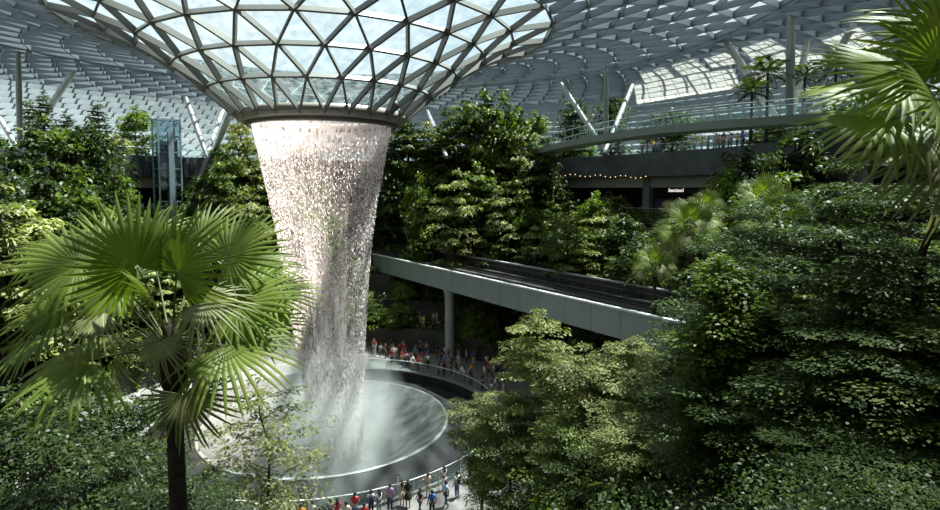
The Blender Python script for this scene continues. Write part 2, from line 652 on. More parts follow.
# dark stone bands across the terraces
b = MB()
b.lathe([(97, 15), (140, 15)], CX, CY, 64, smooth=False)
struct(b.build('ground_outside', pbr('outside_ground', (0.12, 0.13, 0.10), 0.9)))

# ------------------------------------------------------------------ pool
pool = thing('pool_basin', 'round shallow basin of misty grey water under the waterfall', 'pool', (CX, CY, 0))
m, N, L = new_mat('basin_water')
out = N.new('ShaderNodeOutputMaterial')
pb = N.new('ShaderNodeBsdfPrincipled')
tcn = N.new('ShaderNodeTexCoord')
nz = N.new('ShaderNodeTexNoise')
nz.inputs['Scale'].default_value = 1.4
nz.inputs['Detail'].default_value = 8
L.new(tcn.outputs['Object'], nz.inputs['Vector'])
cr = N.new('ShaderNodeValToRGB')
cr.color_ramp.elements[0].position, cr.color_ramp.elements[1].position = 0.38, 0.72
cr.color_ramp.elements[0].color, cr.color_ramp.elements[1].color = (0.06, 0.068, 0.066, 1), (0.13, 0.14, 0.135, 1)
L.new(nz.outputs['Fac'], cr.inputs[0])
L.new(cr.outputs[0], pb.inputs['Base Color'])
pb.inputs['Roughness'].default_value = 0.28
nz2 = N.new('ShaderNodeTexNoise')
nz2.inputs['Scale'].default_value = 9
nz2.inputs['Detail'].default_value = 4
L.new(tcn.outputs['Object'], nz2.inputs['Vector'])
bp = N.new('ShaderNodeBump')
bp.inputs['Strength'].default_value = 0.5
L.new(nz2.outputs['Fac'], bp.inputs['Height'])
L.new(bp.outputs[0], pb.inputs['Normal'])
L.new(pb.outputs[0], out.inputs[0])
b = MB()
b.lathe([(0.02, -3.2), (2, -3.1), (4, -2.7), (6, -1.9), (8, -0.8), (9.2, 0.02), (9.8, 0.24)], n=120)
b.build('water_surface', m, pool)
b = MB()
b.lathe([(9.70, 0.20), (9.82, 0.25), (9.94, 0.24), (10.0, 0.15), (9.9, -0.12), (9.7, -0.1)], n=120)
b.build('basin_edge', pbr('wet_rim', (0.19, 0.20, 0.195), 0.3), pool)

# ------------------------------------------------------------------ waterfall
fall = thing('waterfall', 'tall indoor waterfall falling from the oculus rim into the basin', 'waterfall', (CX, CY, 0))
FZ = [24.3, 23.6, 22.5, 20.8, 18.4, 15.5, 12.3, 9.2, 6, 3, 0.3, -2.9]
FR = [5.42, 5.30, 5.05, 4.80, 4.28, 3.80, 3.40, 3.05, 2.70, 2.40, 2.15, 2.0]


def fall_r(z):
    return float(np.interp(-z, [-v for v in FZ], FR))


def drift(z):
    t = max(0.0, (22 - z) / 22)
    return 0.80 * t * t


wcol = (0.60, 0.545, 0.545)
SHEET = [
    ('water_curtain', 1.00, water_mat('water_sheet', wcol, 0.06, 0.46, 5.0, (1, 1, 0.08), zfade=(0, 24.3, [(0.0, .9), (.3, .9), (.6, .55), (.84, .5), (.90, 1.0), (.945, 2.4), (1.0, 4.0)]))),
    ('inner_curtain', 0.86, water_mat('water_sheet_inner', wcol, 0.02, 0.30, 4.0, (1, 1, 0.12), zfade=(0, 24.3, [(0.0, .35), (.3, .45), (.6, .55), (1.0, .8)]))),
    ('falling_core', 0.45, water_mat('water_core', (.9, .86, .86), 0.05, 0.9, 2.2, (1, 1, 0.10), zfade=(0, 24.3, [(0.0, .9), (.35, .75), (.6, .25), (.8, 0), (1.0, 0)]))),
]
for nm, k, mt in SHEET:
    vs, fs, na = [], [], 120
    zs = np.linspace(24.3, -2.8, 44)
    for z in zs:
        for i in range(na):
            a = 2 * PI * i / na
            r = fall_r(z) * k * (1 + 0.02 * math.sin(a * 9 + z * 0.3) * (24.3 - z) / 24)
            vs.append((r * math.cos(a) + drift(z), r * math.sin(a), z))
    for q in range(len(zs) - 1):
        for i in range(na):
            j = (i + 1) % na
            fs.append((q * na + i, q * na + j, (q + 1) * na + j, (q + 1) * na + i))
    me = mesh_np(nm, vs, fs, [mt], smooth=True)
    link(nm, me, fall)

# the drops of the curtain, in strands
ns = 11000
th = rng.integers(0, 330, ns) / 330 * 2 * PI + rng.normal(0, 0.006, ns)
z = -2.4 + 25.7 * rng.random(ns) ** 0.85
rr = np.interp(-z, [-v for v in FZ], FR) * (1 - 0.10 * rng.random(ns) ** 2)
fallen = (24.3 - z)
ln = 0.05 + 0.15 * rng.random(ns) ** 2 + 0.12 * (rng.random(ns) < .15)
wd_ = 0.026 + 0.030 * rng.random(ns)
dx = 0.80 * np.clip((22 - z) / 22, 0, 1) ** 2
cen = np.stack([rr * np.cos(th) + dx, rr * np.sin(th), z], 1)
o6 = np.array([[1, 0, 0], [0, 1, 0], [-1, 0, 0], [0, -1, 0], [0, 0, 1], [0, 0, -1]], float)
V = cen[:, None, :] + o6[None] * np.stack([wd_, wd_, ln], 1)[:, None, :]
tri = np.array([[0, 1, 4], [1, 2, 4], [2, 3, 4], [3, 0, 4], [1, 0, 5], [2, 1, 5], [3, 2, 5], [0, 3, 5]])
Q = (np.arange(ns) * 6)[:, None, None] + tri[None]
me = mesh_np('falling_drops', V.reshape(-1, 3), Q.reshape(-1, 3), [water_mat('water_drop', (0.70, 0.64, 0.63), 1, 1, 1, (1, 1, 1), trans=0.45)])
tag(link('falling_drops', me, fall), kind='stuff')

# spray that hangs over the basin
m, N, L = new_mat('spray_volume')
out = N.new('ShaderNodeOutputMaterial')
vol = N.new('ShaderNodeVolumeScatter')
vol.inputs['Color'].default_value = (0.96, 0.95, 0.95, 1)
vol.inputs['Anisotropy'].default_value = 0.15
tcn = N.new('ShaderNodeTexCoord')
ln_ = N.new('ShaderNodeVectorMath')
ln_.operation = 'LENGTH'
L.new(tcn.outputs['Object'], ln_.inputs[0])
fr = N.new('ShaderNodeMapRange')
fr.inputs[1].default_value, fr.inputs[2].default_value = 0.15, 1.0
fr.inputs[3].default_value, fr.inputs[4].default_value = 1.0, 0.0
L.new(ln_.outputs['Value'], fr.inputs[0])
nz = N.new('ShaderNodeTexNoise')
nz.inputs['Scale'].default_value = 2.6
nz.inputs['Detail'].default_value = 3
L.new(tcn.outputs['Object'], nz.inputs['Vector'])
mr = N.new('ShaderNodeMapRange')
mr.inputs[1].default_value, mr.inputs[2].default_value = 0.35, 0.65
mr.inputs[3].default_value, mr.inputs[4].default_value = 0.25, 1.6
L.new(nz.outputs['Fac'], mr.inputs[0])
mu = N.new('ShaderNodeMath')
mu.operation = 'MULTIPLY'
L.new(fr.outputs[0], mu.inputs[0])
L.new(mr.outputs[0], mu.inputs[1])
mu2 = N.new('ShaderNodeMath')
mu2.operation = 'MULTIPLY'
mu2.inputs[1].default_value = 0.22
L.new(mu.outputs[0], mu2.inputs[0])
L.new(mu2.outputs[0], vol.inputs['Density'])
L.new(vol.outputs[0], out.inputs['Volume'])
M['spray'] = m
b = MB()
b.ball((0, 0, 0), 1.0, 24, 14)
mist = b.build('spray_mist', m)
mist.location = (CX - 1.8, CY, 0.6)
mist.scale = (9.0, 8.5, 7.0)
tag(mist, 'pale spray hanging over the basin around the foot of the waterfall', 'mist', kind='stuff')

# ------------------------------------------------------------------ railing round the moat
rl = thing('walkway_railing', 'curved glass railing with pale handrail round the dark moat', 'railing', (CX, CY, 0))
b = MB()
n_ = 140
b.tube([(14.3 * math.cos(2 * PI * i / n_), 14.3 * math.sin(2 * PI * i / n_), 1.12) for i in range(n_ + 1)], 0.035, 6)
b.build('handrail', M['white'], rl)
b = MB()
b.lathe([(14.3, 0.12), (14.3, 1.04)], n=140)
b.build('glass_infill', M['rail_glass'], rl)
pm = MB()
pm.box((-0.03, -0.02, 0.0), (0.03, 0.02, 1.1))
pme = pm.mesh('post', M['strut'])
for i in range(46):
    a = 2 * PI * i / 46
    o = link('post', pme, rl)
    o.location = (14.34 * math.cos(a), 14.34 * math.sin(a), 0)
    o.rotation_euler = (0, 0, a)

# ------------------------------------------------------------------ raised train guideway
G0, G1 = Vector((32.3, 10.0, 10.4)), Vector((-26.5, 99.0, 10.4))
gd = (G1 - G0).normalized()
gs = Vector((-gd.y, gd.x, 0))               # towards the far left side
if gs.x > 0:
    gs = -gs
# near edge is the line itself; the deck lies on the far (right) side
far = -gs
way = thing('train_guideway', 'grey elevated train guideway crossing behind the waterfall', 'guideway', G0, 0)


def gbox(mb, s0, s1, u0, u1, z0, z1, mi=0):
    """s along the guideway, u across it (0 = near edge)"""
    c = []
    for zz in (z0, z1):
        for s_, u_ in ((s0, u0), (s1, u0), (s1, u1), (s0, u1)):
            v = gd * s_ + far * u_
            c.append((v.x, v.y, zz))
    mb.hexa(c, mi)


GL = (G1 - G0).length
WAYW = 6.6
gb = MB()
npan = 36
for i in range(npan):
    s0, s1 = GL * i / npan + 0.02, GL * (i + 1) / npan - 0.02
    gbox(gb, s0, s1, 0.0, 0.18, -2.15, 0)
gbox(gb, 0, GL, 0.2, WAYW - 0.2, -2.0, -0.95)
gb.build('girder', M['girder'], way)
b = MB()
gbox(b, 0, GL, WAYW - 0.18, WAYW, -2.0, 0.6)
b.build('far_parapet', M['track'], way)
b = MB()
gbox(b, 0, GL, -0.10, 0.28, 0, 0.13)
b.build('near_coping', M['white'], way)
b = MB()
gbox(b, 0, GL, WAYW - 0.25, WAYW + 0.1, 0.6, 0.74)
b.build('far_coping', M['concrete_pale'], way)
b = MB()
gbox(b, 0, GL, 0.2, WAYW - 0.2, -0.95, -0.85)
gbox(b, 0, GL, 0.7, 1.3, -0.85, -0.55)
gbox(b, 0, GL, 2.0, 2.6, -0.85, -0.55)
gbox(b, 0, GL, 3.2, 3.8, -0.85, -0.40)
gbox(b, 0, GL, 5.2, 5.8, -0.85, -0.30)
b.build('track_bed', M['track'], way)
for u in (0.45, 1.65, 2.85, 4.3):
    b = MB()
    gbox(b, 0, GL, u, u + 0.08, -0.45, -0.35)
    for i in range(int(GL / 3)):
        gbox(b, i * 3, i * 3 + 0.08, u, u + 0.08, -0.85, -0.45)
    b.build('power_rail', M['rail_metal'], way)
b = MB()
gbox(b, 0, GL, WAYW - 0.42, WAYW - 0.37, 0.15, 0.20)
for i in range(int(GL / 2)):
    gbox(b, i * 2, i * 2 + 0.05, WAYW - 0.42, WAYW - 0.37, -0.85, 0.2)
b.build('walk_rail', M['rail_metal'], way)
for px, dd in ((449, 64.5),):
    pc = MB()
    p = P(449, 320, dd)
    s_ = (p - G0).dot(gd)
    cpos = gd * s_ + far * 1.2
    pc.lathe([(0.52, -10.4), (0.52, -3.2), (0.62, -2.6), (0.95, -2.02)], cpos.x, cpos.y, 20)
    pc.build('support_column', M['concrete_pale'], way)

# ------------------------------------------------------------------ far galleries (two floors)
A0, A1 = R(-6), R(200)


def arc(name, prof, mat, n=120, a0=A0, a1=A1):
    mb = MB()
    mb.lathe(prof, CX, CY, n, a0, a1, smooth=False)
    return struct(mb.build(name, mat))


arc('floor_upper', [(40.3, 21.0), (40.3, UPPER), (97, UPPER)], M['concrete'])
arc('ceiling_gallery', [(40.3, 21.0), (46.5, 21.0)], M['concrete_pale'])
arc('wall_parapet', [(40.0, 20.7), (39.7, 20.8), (39.7, 23.55), (40.0, 23.55), (40.0, 20.7)], M['concrete_dark'])
arc('beam_gallery', [(41.2, 19.5), (41.2, 21.0), (41.6, 21.0), (41.6, 19.5), (41.2, 19.5)], M['concrete_pale'])
arc('wall_gallery', [(46.5, 15.9), (46.5, 21.0)], M['interior'])
for nm, r_, zb, lab in (('terrace_railing', 39.85, 23.55, 'glass railing along the upper terrace parapet'), ('gallery_railing', 39.4, 16.0, 'glass railing along the lower gallery edge')):
    t = thing(nm, lab, 'railing', (CX, CY, 0))
    mb = MB()
    mb.lathe([(r_, zb), (r_, zb + 1.0)], n=120, a0=A0, a1=A1)
    mb.build('glass_infill', M['rail_glass'], t)
    mb = MB()
    mb.tube([(r_ * math.cos(A0 + (A1 - A0) * i / 120), r_ * math.sin(A0 + (A1 - A0) * i / 120), zb + 1.03) for i in range(121)], 0.035, 5)
    mb.build('handrail', M['strut'], t)


def on_arc(px, r, z=None):
    """point on the circle of radius r, on its far side, seen at this picture column"""
    d = ray(px, 190)
    a = d.x * d.x + 1
    bq = -2 * (d.x * CX + CY)
    c = CX * CX + CY * CY - r * r
    disc = bq * bq - 4 * a * c
    t_ = (-bq + math.sqrt(max(disc, 0))) / (2 * a)
    v = Vector((d.x * t_, t_, 0))
    v.z = z if z is not None else 0
    return v


def arc_angle(p):
    return math.atan2(p.y - CY, p.x - CX)


# unseen building wall behind the viewpoint, added to block skylight from that side
mb = MB()
mb.lathe([(58, 14), (58, 31.5)], CX, CY, 60, R(215), R(340), smooth=False)
struct(mb.build('wall_back', M['concrete']))

# slanted fins on the parapet at the lift side
for px in (138, 145, 152, 186, 193):
    p = on_arc(px, 39.5)
    a = arc_angle(p)
    t = thing('parapet_fin', 'dark upright fin on the grey terrace parapet beside the lift tower', 'fin', (p.x, p.y, 20.8), a, 'parapet fins beside the lift tower')
    mb = MB()
    mb.hexa([(-.12, -.35, 0), (.1, -.35, 0), (.1, .1, 0), (-.12, .1, 0), (-.12, -.1, 2.6), (.1, -.1, 2.6), (.1, .35, 2.6), (-.12, .35, 2.6)])
    mb.build('blade', M['black'], t)

# lift tower
p = on_arc(168, 37.8)
lt = thing('lift_tower', 'blue grey glass lift tower standing before the gallery', 'lift tower', (p.x, p.y, 13.4), arc_angle(p))
mb = MB()
mb.box((-1.1, -1.25, 0), (1.1, 1.25, 14.6))
mb.build('glass_shaft', M['lift_glass'], lt)
mb = MB()
for sx_ in (-1.15, 1.15):
    for sy_ in (-1.3, 1.3):
        mb.box((sx_ - .09, sy_ - .09, 0), (sx_ + .09, sy_ + .09, 14.8))
for k in range(8):
    zz = k * 2.05 + 0.2
    for s1 in (-1.3, 1.3):
        mb.box((-1.15, s1 - .05, zz), (1.15, s1 + .05, zz + .12))
    for s1 in (-1.15, 1.15):
        mb.box((s1 - .05, -1.3, zz), (s1 + .05, 1.3, zz + .12))
mb.build('tower_frame', M['lift_steel'], lt)
mb = MB()
mb.box((-1.75, -0.32, 0), (-1.25, 0.32, 13.0))
mb.build('guide_column', M['lift_steel'], lt)
mb = MB()
mb.box((-0.9, -1.0, 9.3), (0.9, 1.0, 11.9))
mb.build('lift_cabin', M['concrete'], lt)

# shop front on the far gallery
p = on_arc(682, 43.5)
a = arc_angle(p)
sf = thing('shop_front', 'dark shop front with small lit white lettering under the far gallery', 'shop', (p.x, p.y, 16.0), a)
mb = MB()
mb.box((0, -4.2, 0), (0.3, 4.2, 3.5))
mb.build('back_panel', M['interior'], sf)
mb = MB()
mb.box((-0.35, -4.2, 2.75), (-0.15, 4.2, 3.5))
sg = mb.build('sign_board', M['black'], sf)
mb = MB()
yy = 1.7
for k, wl in enumerate((.16, .3, .26, .2, .3, .28, .16)):
    h_ = (0.42, .26, .26, .36, .26, .26, .42)[k]
    mb.box((-0.40, yy - wl, 2.98), (-0.36, yy - wl + .08, 2.98 + h_))
    mb.box((-0.40, yy - wl, 2.98), (-0.36, yy, 3.05))
    if k in (1, 2, 4, 5):
        mb.box((-0.40, yy - wl, 3.17), (-0.36, yy, 3.24))
        mb.box((-0.40, yy - .08, 2.98), (-0.36, yy, 3.22))
    yy -= wl + .09
mb.build('sign_lettering', M['sign_white'], sf)
for y0, cm in ((-3.6, (.30, .05, .04)), (-2.2, (.35, .2, .1)), (-0.4, (.45, .42, .4)), (1.4, (.3, .08, .06)), (2.8, (.2, .16, .3))):
    mb = MB()
    mb.box((-0.3, y0, 0.3), (-0.02, y0 + 1.0, 2.1))
    mb.box((-0.36, y0 + .08, 1.2), (-0.3, y0 + .92, 1.28))
    mb.build('display_shelf', pbr('display', cm, 0.7, noise=.6, nscale=6), sf)

# pillars of the gallery
for px in (648, 720, 128, 216):
    p = on_arc(px, 41.4)
    mb = MB()
    mb.box((-0.4, -0.5, 0), (0.4, 0.5, 4.9))
    o = struct(mb.build('pillar_gallery', M['concrete']))
    o.location = (p.x, p.y, 16.0)
    o.rotation_euler = (0, 0, arc_angle(p))

# string of warm bulbs under the bridge
p0, p1 = on_arc(548, 38.9, 21.6), on_arc(648, 38.9, 21.0)
sl = thing('string_lights', 'string of warm little bulbs hung under the footbridge', 'string lights', (0, 0, 0))
pts = []
for i in range(41):
    u = i / 40
    q = p0.lerp(p1, u)
    a = arc_angle(q)
    q = Vector((CX + 38.9 * math.cos(a), CY + 38.9 * math.sin(a), q.z - 0.35 * abs(math.sin(u * PI * 4))))
    pts.append(q)
mb = MB()
mb.tube(pts, 0.02, 4)
mb.build('cable', M['black'], sl)
bm_ = MB()
bm_.ball((0, 0, 0), 0.055, 6, 4)
bme = bm_.mesh('bulb', M['bulb'])
for q in pts[1::2]:
    o = link('bulb', bme, sl)
    o.location = q - Vector((0, 0, .1))

# red kiosk roof beside the lift
p = on_arc(199, 44.2)
kx = thing('red_kiosk', 'small red roofed kiosk on the gallery beside the lift tower', 'kiosk', (p.x, p.y, 16.0), arc_angle(p))
mb = MB()
mb.add([(-1, -1.5, 3.0), (1, -1.5, 3.0), (1, 1.5, 3.0), (-1, 1.5, 3.0), (0, -0.6, 3.8), (0, 0.6, 3.8)], [(3, 2, 1, 0), (0, 1, 4), (1, 2, 5, 4), (2, 3, 5), (3, 0, 4, 5)])
mb.build('roof', M['red'], kx)
mb = MB()
mb.box((-0.8, -1.3, 0), (0.8, 1.3, 3.0))
mb.build('booth', pbr('kiosk_wood', (.16, .05, .03), .7), kx)

# ------------------------------------------------------------------ footbridge in the air on the far side
BR = [(523, 153), (545, 146), (572, 139.5), (604, 134), (650, 127), (700, 122), (760, 117), (850, 111.5), (960, 107)]
BZ = 24.6
bp_ = []
for px, py in BR:
    d = ray(px, py)
    t_ = (BZ - EYE) / d.z
    bp_.append(Vector((d.x * t_, t_, BZ)))
sm = []
for i in range(len(bp_) - 1):
    a0, a1, a2, a3 = bp_[max(i - 1, 0)], bp_[i], bp_[i + 1], bp_[min(i + 2, len(bp_) - 1)]
    for k in range(8):
        t_ = k / 8
        sm.append(0.5 * ((2 * a1) + (a2 - a0) * t_ + (2 * a0 - 5 * a1 + 4 * a2 - a3) * t_ ** 2 + (3 * a1 - a0 - 3 * a2 + a3) * t_ ** 3))
sm.append(bp_[-1])
fb = thing('footbridge', 'curved grey footbridge with glass sides high above the far terraces', 'footbridge', (0, 0, 0))
dk, gls, hr, ps = MB(), (MB(), MB()), MB(), MB()
nr = []
for i in range(len(sm)):
    t_ = (sm[min(i + 1, len(sm) - 1)] - sm[max(i - 1, 0)]).normalized()
    nr.append(Vector((-t_.y, t_.x, 0)) if (-t_.y * 0.5 + t_.x * 1) > 0 else Vector((t_.y, -t_.x, 0)))   # away from the valley
for i in range(len(sm) - 1):
    p, q, u, v = sm[i], sm[i + 1], nr[i], nr[i + 1]
    z0, z1 = Vector((0, 0, -0.62)), Vector((0, 0, 0))
    dk.hexa([p + u * .25 + z0, q + v * .25 + z0, q + v * 2.6 + z0, p + u * 2.6 + z0, p, q, q + v * 3, p + u * 3])
    for gl_, off in zip(gls, (0.05, 2.95)):
        gl_.add([p + u * off, q + v * off, q + v * off + Vector((0, 0, 1.1)), p + u * off + Vector((0, 0, 1.1))], [(0, 1, 2, 3)])
    if i % 2 == 0:
        for off in (0.05, 2.95):
            c = p + u * off
            ps.box((c.x - .03, c.y - .03, c.z), (c.x + .03, c.y + .03, c.z + 1.12))
for off in (0.05, 2.95):
    hr.tube([sm[i] + nr[i] * off + Vector((0, 0, 1.13)) for i in range(len(sm))], 0.04, 5)
dk.build('deck', M['girder'], fb)
for gl_ in gls:
    gl_.build('glass_side', M['rail_glass'], fb)
hr.build('handrail', M['strut'], fb)
ps.build('baluster', M['strut'], fb)

# ------------------------------------------------------------------ struts that carry the roof


def strut(base_px, top_px, depth, r0, label, mat='strut', zbase=UPPER):
    d = ray(*base_px)
    base = Vector((0, 0, EYE)) + d * depth
    top = roof_hit(*top_px, under=0.3)
    dirv = (top - base).normalized()
    if dirv.z > 0.2 and base.z > zbase:
        base = base - dirv * ((base.z - zbase) / dirv.z)
    t = thing('roof_strut', label, 'strut', base)
    L_ = (top - base)
    mb = MB()
    mb.tube([L_ * k for k in (0, .06, .35, .65, .94, 1.0)], [r0 * .55, r0 * .8, r0, r0, r0 * .8, r0 * .5], 14)
    mb.build('tube', M[mat], t)
    mb = MB()
    mb.ball(L_ * 0.995, r0 * 0.9, 10, 6)
    mb.build('head_joint', M['steel'], t)
    mb = MB()
    mb.box((-r0 * 1.3, -r0 * 1.3, -0.02), (r0 * 1.3, r0 * 1.3, 0.18))
    mb.build('foot_plate', M['concrete_dark'], t)
    return t


strut((207, 156), (184, 93), 82, 0.36, 'pale strut leaning towards the waterfall at its foot, behind the lift tower')
strut((207, 154), (224, 108), 84, 0.32, 'pale strut forming the right arm of the V beside the waterfall'.replace('right arm', 'waterfall-side arm'))
strut((213, 154), (231, 112), 88, 0.30, 'thin grey strut just behind the V beside the waterfall')
strut((40, 122), (77, 66), 84, 0.42, 'thick grey strut leaning over the dark conifers')
strut((20, 140), (18, 47), 70, 0.30, 'upright green grey strut among the dark conifers', 'strut_green')
strut((14, 142), (-4, 112), 84, 0.36, 'grey strut leaning out of frame beside the upright strut')
strut((402, 126), (394, 104), 84, 0.34, 'short bright strut just beside the waterfall rim')
strut((437, 134), (427, 110), 86, 0.34, 'grey strut leaning over the trees beside the waterfall')
strut((592, 131), (558, 79), 74, 0.32, 'grey strut leaning down to the far end of the footbridge')
strut((606, 130), (606, 66), 72, 0.30, 'upright dull green strut beyond the footbridge', 'strut_green')
strut((613, 132), (634, 82), 72, 0.32, 'grey strut leaning away from the upright dull green strut')
strut((750, 78), (722, 35), 64, 0.42, 'pale strut leaning over the slim feather palm')
strut((790, 100), (791, 9), 52, 0.36, 'tall upright pale strut behind the feather palms', 'strut')
strut((795, 100), (809, 34), 66, 0.36, 'pale strut leaning just beside the tall upright strut')
strut((830, 66), (857, 19), 52, 0.36, 'white strut leaning above the small palm on the terrace')

# round canopy and lamp mast on the upper terrace
p = P(857, 54, 50)
t = thing('round_canopy', 'brown round canopy disc on the upper terrace', 'canopy', (p.x, p.y, UPPER))
mb = MB()
hz = p.z - UPPER
mb.lathe([(0.01, hz), (1.75, hz - .12), (1.9, hz), (1.75, hz + .2), (0.01, hz + .5)], n=40)
mb.build('disc', pbr('canopy_brown', (.16, .11, .08), .6), t)
mb = MB()
mb.tube([(0, 0, 0), (0, 0, hz)], .14, 10)
mb.build('mast', M['strut'], t)
p = P(898, 47, 44)
t = thing('lamp_mast', 'black mast with four spotlights beside the round canopy', 'lamp mast', (p.x, p.y, UPPER))
hz = P(898, 12, 44).z - UPPER
mb = MB()
mb.tube([(0, 0, 0), (0, 0, hz)], [.09, .05], 8)
mb.tube([(-.55, 0, hz * .72), (.55, 0, hz * .72)], .04, 6)
mb.tube([(-.5, 0, hz * .56), (.5, 0, hz * .56)], .04, 6)
mb.build('mast', M['black'], t)
for xx, zz in ((-.5, .72), (.5, .72), (-.45, .56), (.45, .56)):
    mb = MB()
    mb.tube([(xx, .12, hz * zz + .08), (xx, -.12, hz * zz + .16), (xx, -.24, hz * zz + .14)], [.10, .14, .16], 8)
    mb.build('spotlight', M['black'], t)
p = on_arc(553, 36.0)
t = thing('lamp_pole', 'slim pale pole before the dark planted terrace wall', 'pole', (p.x, p.y, ground(p.x, p.y)))
mb = MB()
hz = P(553, 172, p.y).z - ground(p.x, p.y)
mb.tube([(0, 0, 0), (0, 0, hz)], .07, 8)
mb.build('shaft', M['strut'], t)
mb = MB()
mb.ball((0, 0, hz), (.2, .2, .1), 10, 6)
mb.build('lamp_head', M['strut'], t)

# steep white handrail by the steps under the trees
a_, b_ = P(836, 516, 15.5), P(850, 486, 16.5)
t = thing('stair_handrail', 'white sloping handrail under the dark trees', 'handrail', a_)
mb = MB()
v = (b_ - a_)
mb.tube([Vector((0, 0, 0)) - v * .8, v], .035, 8)
mb.tube([Vector((.12, 0, -.25)) - v * .8, v + Vector((.12, 0, -.25))], .03, 8)
mb.build('rail_bar', M['white'], t)
mb = MB()
for k in (-.6, .1, .9):
    q = v * k
    mb.tube([q, (q.x, q.y, q.z - 2.2)], .03, 6)
mb.build('stanchion', M['strut'], t)

# ------------------------------------------------------------------ plants


def leaf_arrays(cen, nrm, direc, length, width, droop=0.12):
    """one pointed leaf (a folded quad) per centre"""
    n = len(cen)
    nrm = nrm / np.linalg.norm(nrm, axis=1, keepdims=True)
    direc = direc - nrm * np.sum(direc * nrm, axis=1, keepdims=True)
    direc /= np.linalg.norm(direc, axis=1, keepdims=True) + 1e-9
    side = np.cross(nrm, direc)
    l, w = length[:, None], width[:, None]
    v0 = cen - direc * l * 0.5
    v2 = cen + direc * l * 0.5 - nrm * l * droop
    v1 = cen + side * w * 0.5 - direc * l * .06 + nrm * w * 0.12
    v3 = cen - side * w * 0.5 - direc * l * .06 + nrm * w * 0.12
    V = np.stack([v0, v1, v2, v3], 1).reshape(-1, 3)
    Q = np.arange(n * 4).reshape(n, 4)
    return V, Q


def sprays_mesh(name, sprays, g, per, leaf, mat, tilt=0.35, aspect=0.55):
    """sprays: (x,y,z, rx, rz, outx, outy) flat clusters of leaves"""
    sp = np.array(sprays, float)
    n = len(sp) * per
    k = np.repeat(np.arange(len(sp)), per)
    a = g.random(n) * 2 * PI
    rr_ = np.sqrt(g.random(n))
    s = sp[k]
    off = np.stack([np.cos(a) * rr_ * s[:, 3], np.sin(a) * rr_ * s[:, 3], g.normal(0, 1, n) * s[:, 4] - 0.18 * rr_ ** 2 * s[:, 3]], 1)
    cen = s[:, :3] + off
    nrm = np.stack([g.normal(0, tilt, n), g.normal(0, tilt, n), np.ones(n)], 1) + off * np.array([.25, .25, 0]) / np.maximum(s[:, 3:4], .1)
    direc = np.stack([np.cos(a) + s[:, 5] * .5, np.sin(a) + s[:, 6] * .5, g.normal(-.15, .25, n)], 1) + g.normal(0, .35, (n, 3))
    ln_ = leaf * (0.65 + 0.7 * g.random(n))
    V, Q = leaf_arrays(cen, nrm, direc, ln_, ln_ * aspect)
    return mesh_np(name, V, Q, [mat])


PROTO = {}


def make_tree(key, seed, Ht, tr, lo, shape, tiers, nb, srad, sthick, per, leaf, mat, tilt=0.35, rise=0.25, stems=1, aspect=0.55, along=(0.4, 0.7, 1.0)):
    """trunk, branches and crown of one kind of tree; Ht high, crown from lo*Ht up; shape(t) is the crown radius"""
    g = np.random.default_rng(seed)
    tb = MB()
    sprays = []
    wob = [(g.normal(0, .12) * Ht * .03, g.normal(0, .12) * Ht * .03) for _ in range(7)]
    pts = [Vector((wob[i][0] * i, wob[i][1] * i, Ht * 0.97 * i / 6)) for i in range(7)]
    tb.tube(pts, [tr * (1.25 if i == 0 else 1 - 0.14 * i) for i in range(7)], 8)

    def trunk_at(z_):
        u = min(max(z_ / (Ht * .97) * 6, 0), 5.999)
        i = int(u)
        return pts[i].lerp(pts[i + 1], u - i)

    for k in range(tiers):
        t_ = (k + 0.5 * g.random()) / tiers
        z_ = Ht * (lo + (0.97 - lo) * t_)
        Rr = shape(t_)
        a0 = g.random() * 2 * PI
        m_ = max(3, int(round(nb * (0.5 + 0.5 * Rr / max(shape(.4), .1)))))
        for j in range(m_):
            a = a0 + 2 * PI * j / m_ + g.normal(0, .25)
            rb = Rr * (0.65 + 0.5 * g.random())
            ca, sa = math.cos(a), math.sin(a)
            st = trunk_at(z_ - rb * rise * 0.7)
            zt = z_ + g.normal(0, .25) * srad
            en = Vector((trunk_at(z_).x + ca * rb, trunk_at(z_).y + sa * rb, zt))
            mid = st.lerp(en, .5) + Vector((0, 0, rb * .08))
            br = max(tr * .28 * (1 - t_ * .6), .012)
            tb.tube([st, mid, en], [br, br * .6, br * .25], 5, caps=False)
            for f_ in along:
                if rb * f_ < srad * .3 and f_ < 1:
                    continue
                c = st.lerp(en, f_) if f_ > .5 else st.lerp(mid, f_ * 2)
                sprays.append((c.x + g.normal(0, .2) * srad, c.y + g.normal(0, .2) * srad, c.z + g.normal(0, .12) * srad, srad * (.7 + .5 * g.random()) * (0.75 + .35 * f_), sthick * srad, ca, sa))
    top = trunk_at(Ht)
    sprays.append((top.x, top.y, Ht, srad * .6, sthick * srad * 1.5, 0, 0))
    PROTO[key] = (tb.mesh('trunk', M['trunk']), sprays_mesh('crown', sprays, g, per, leaf, M[mat], tilt, aspect), Ht)


dome = lambda R_: (lambda t: R_ * math.sqrt(max(0.05, 1 - (2 * t - 0.75) ** 2 / 1.6)))
cone = lambda R_: (lambda t: R_ * (1.02 - t) ** 0.8 + 0.15)
vase = lambda R_: (lambda t: R_ * (0.55 + 0.6 * t) * (1 if t < .85 else .7))
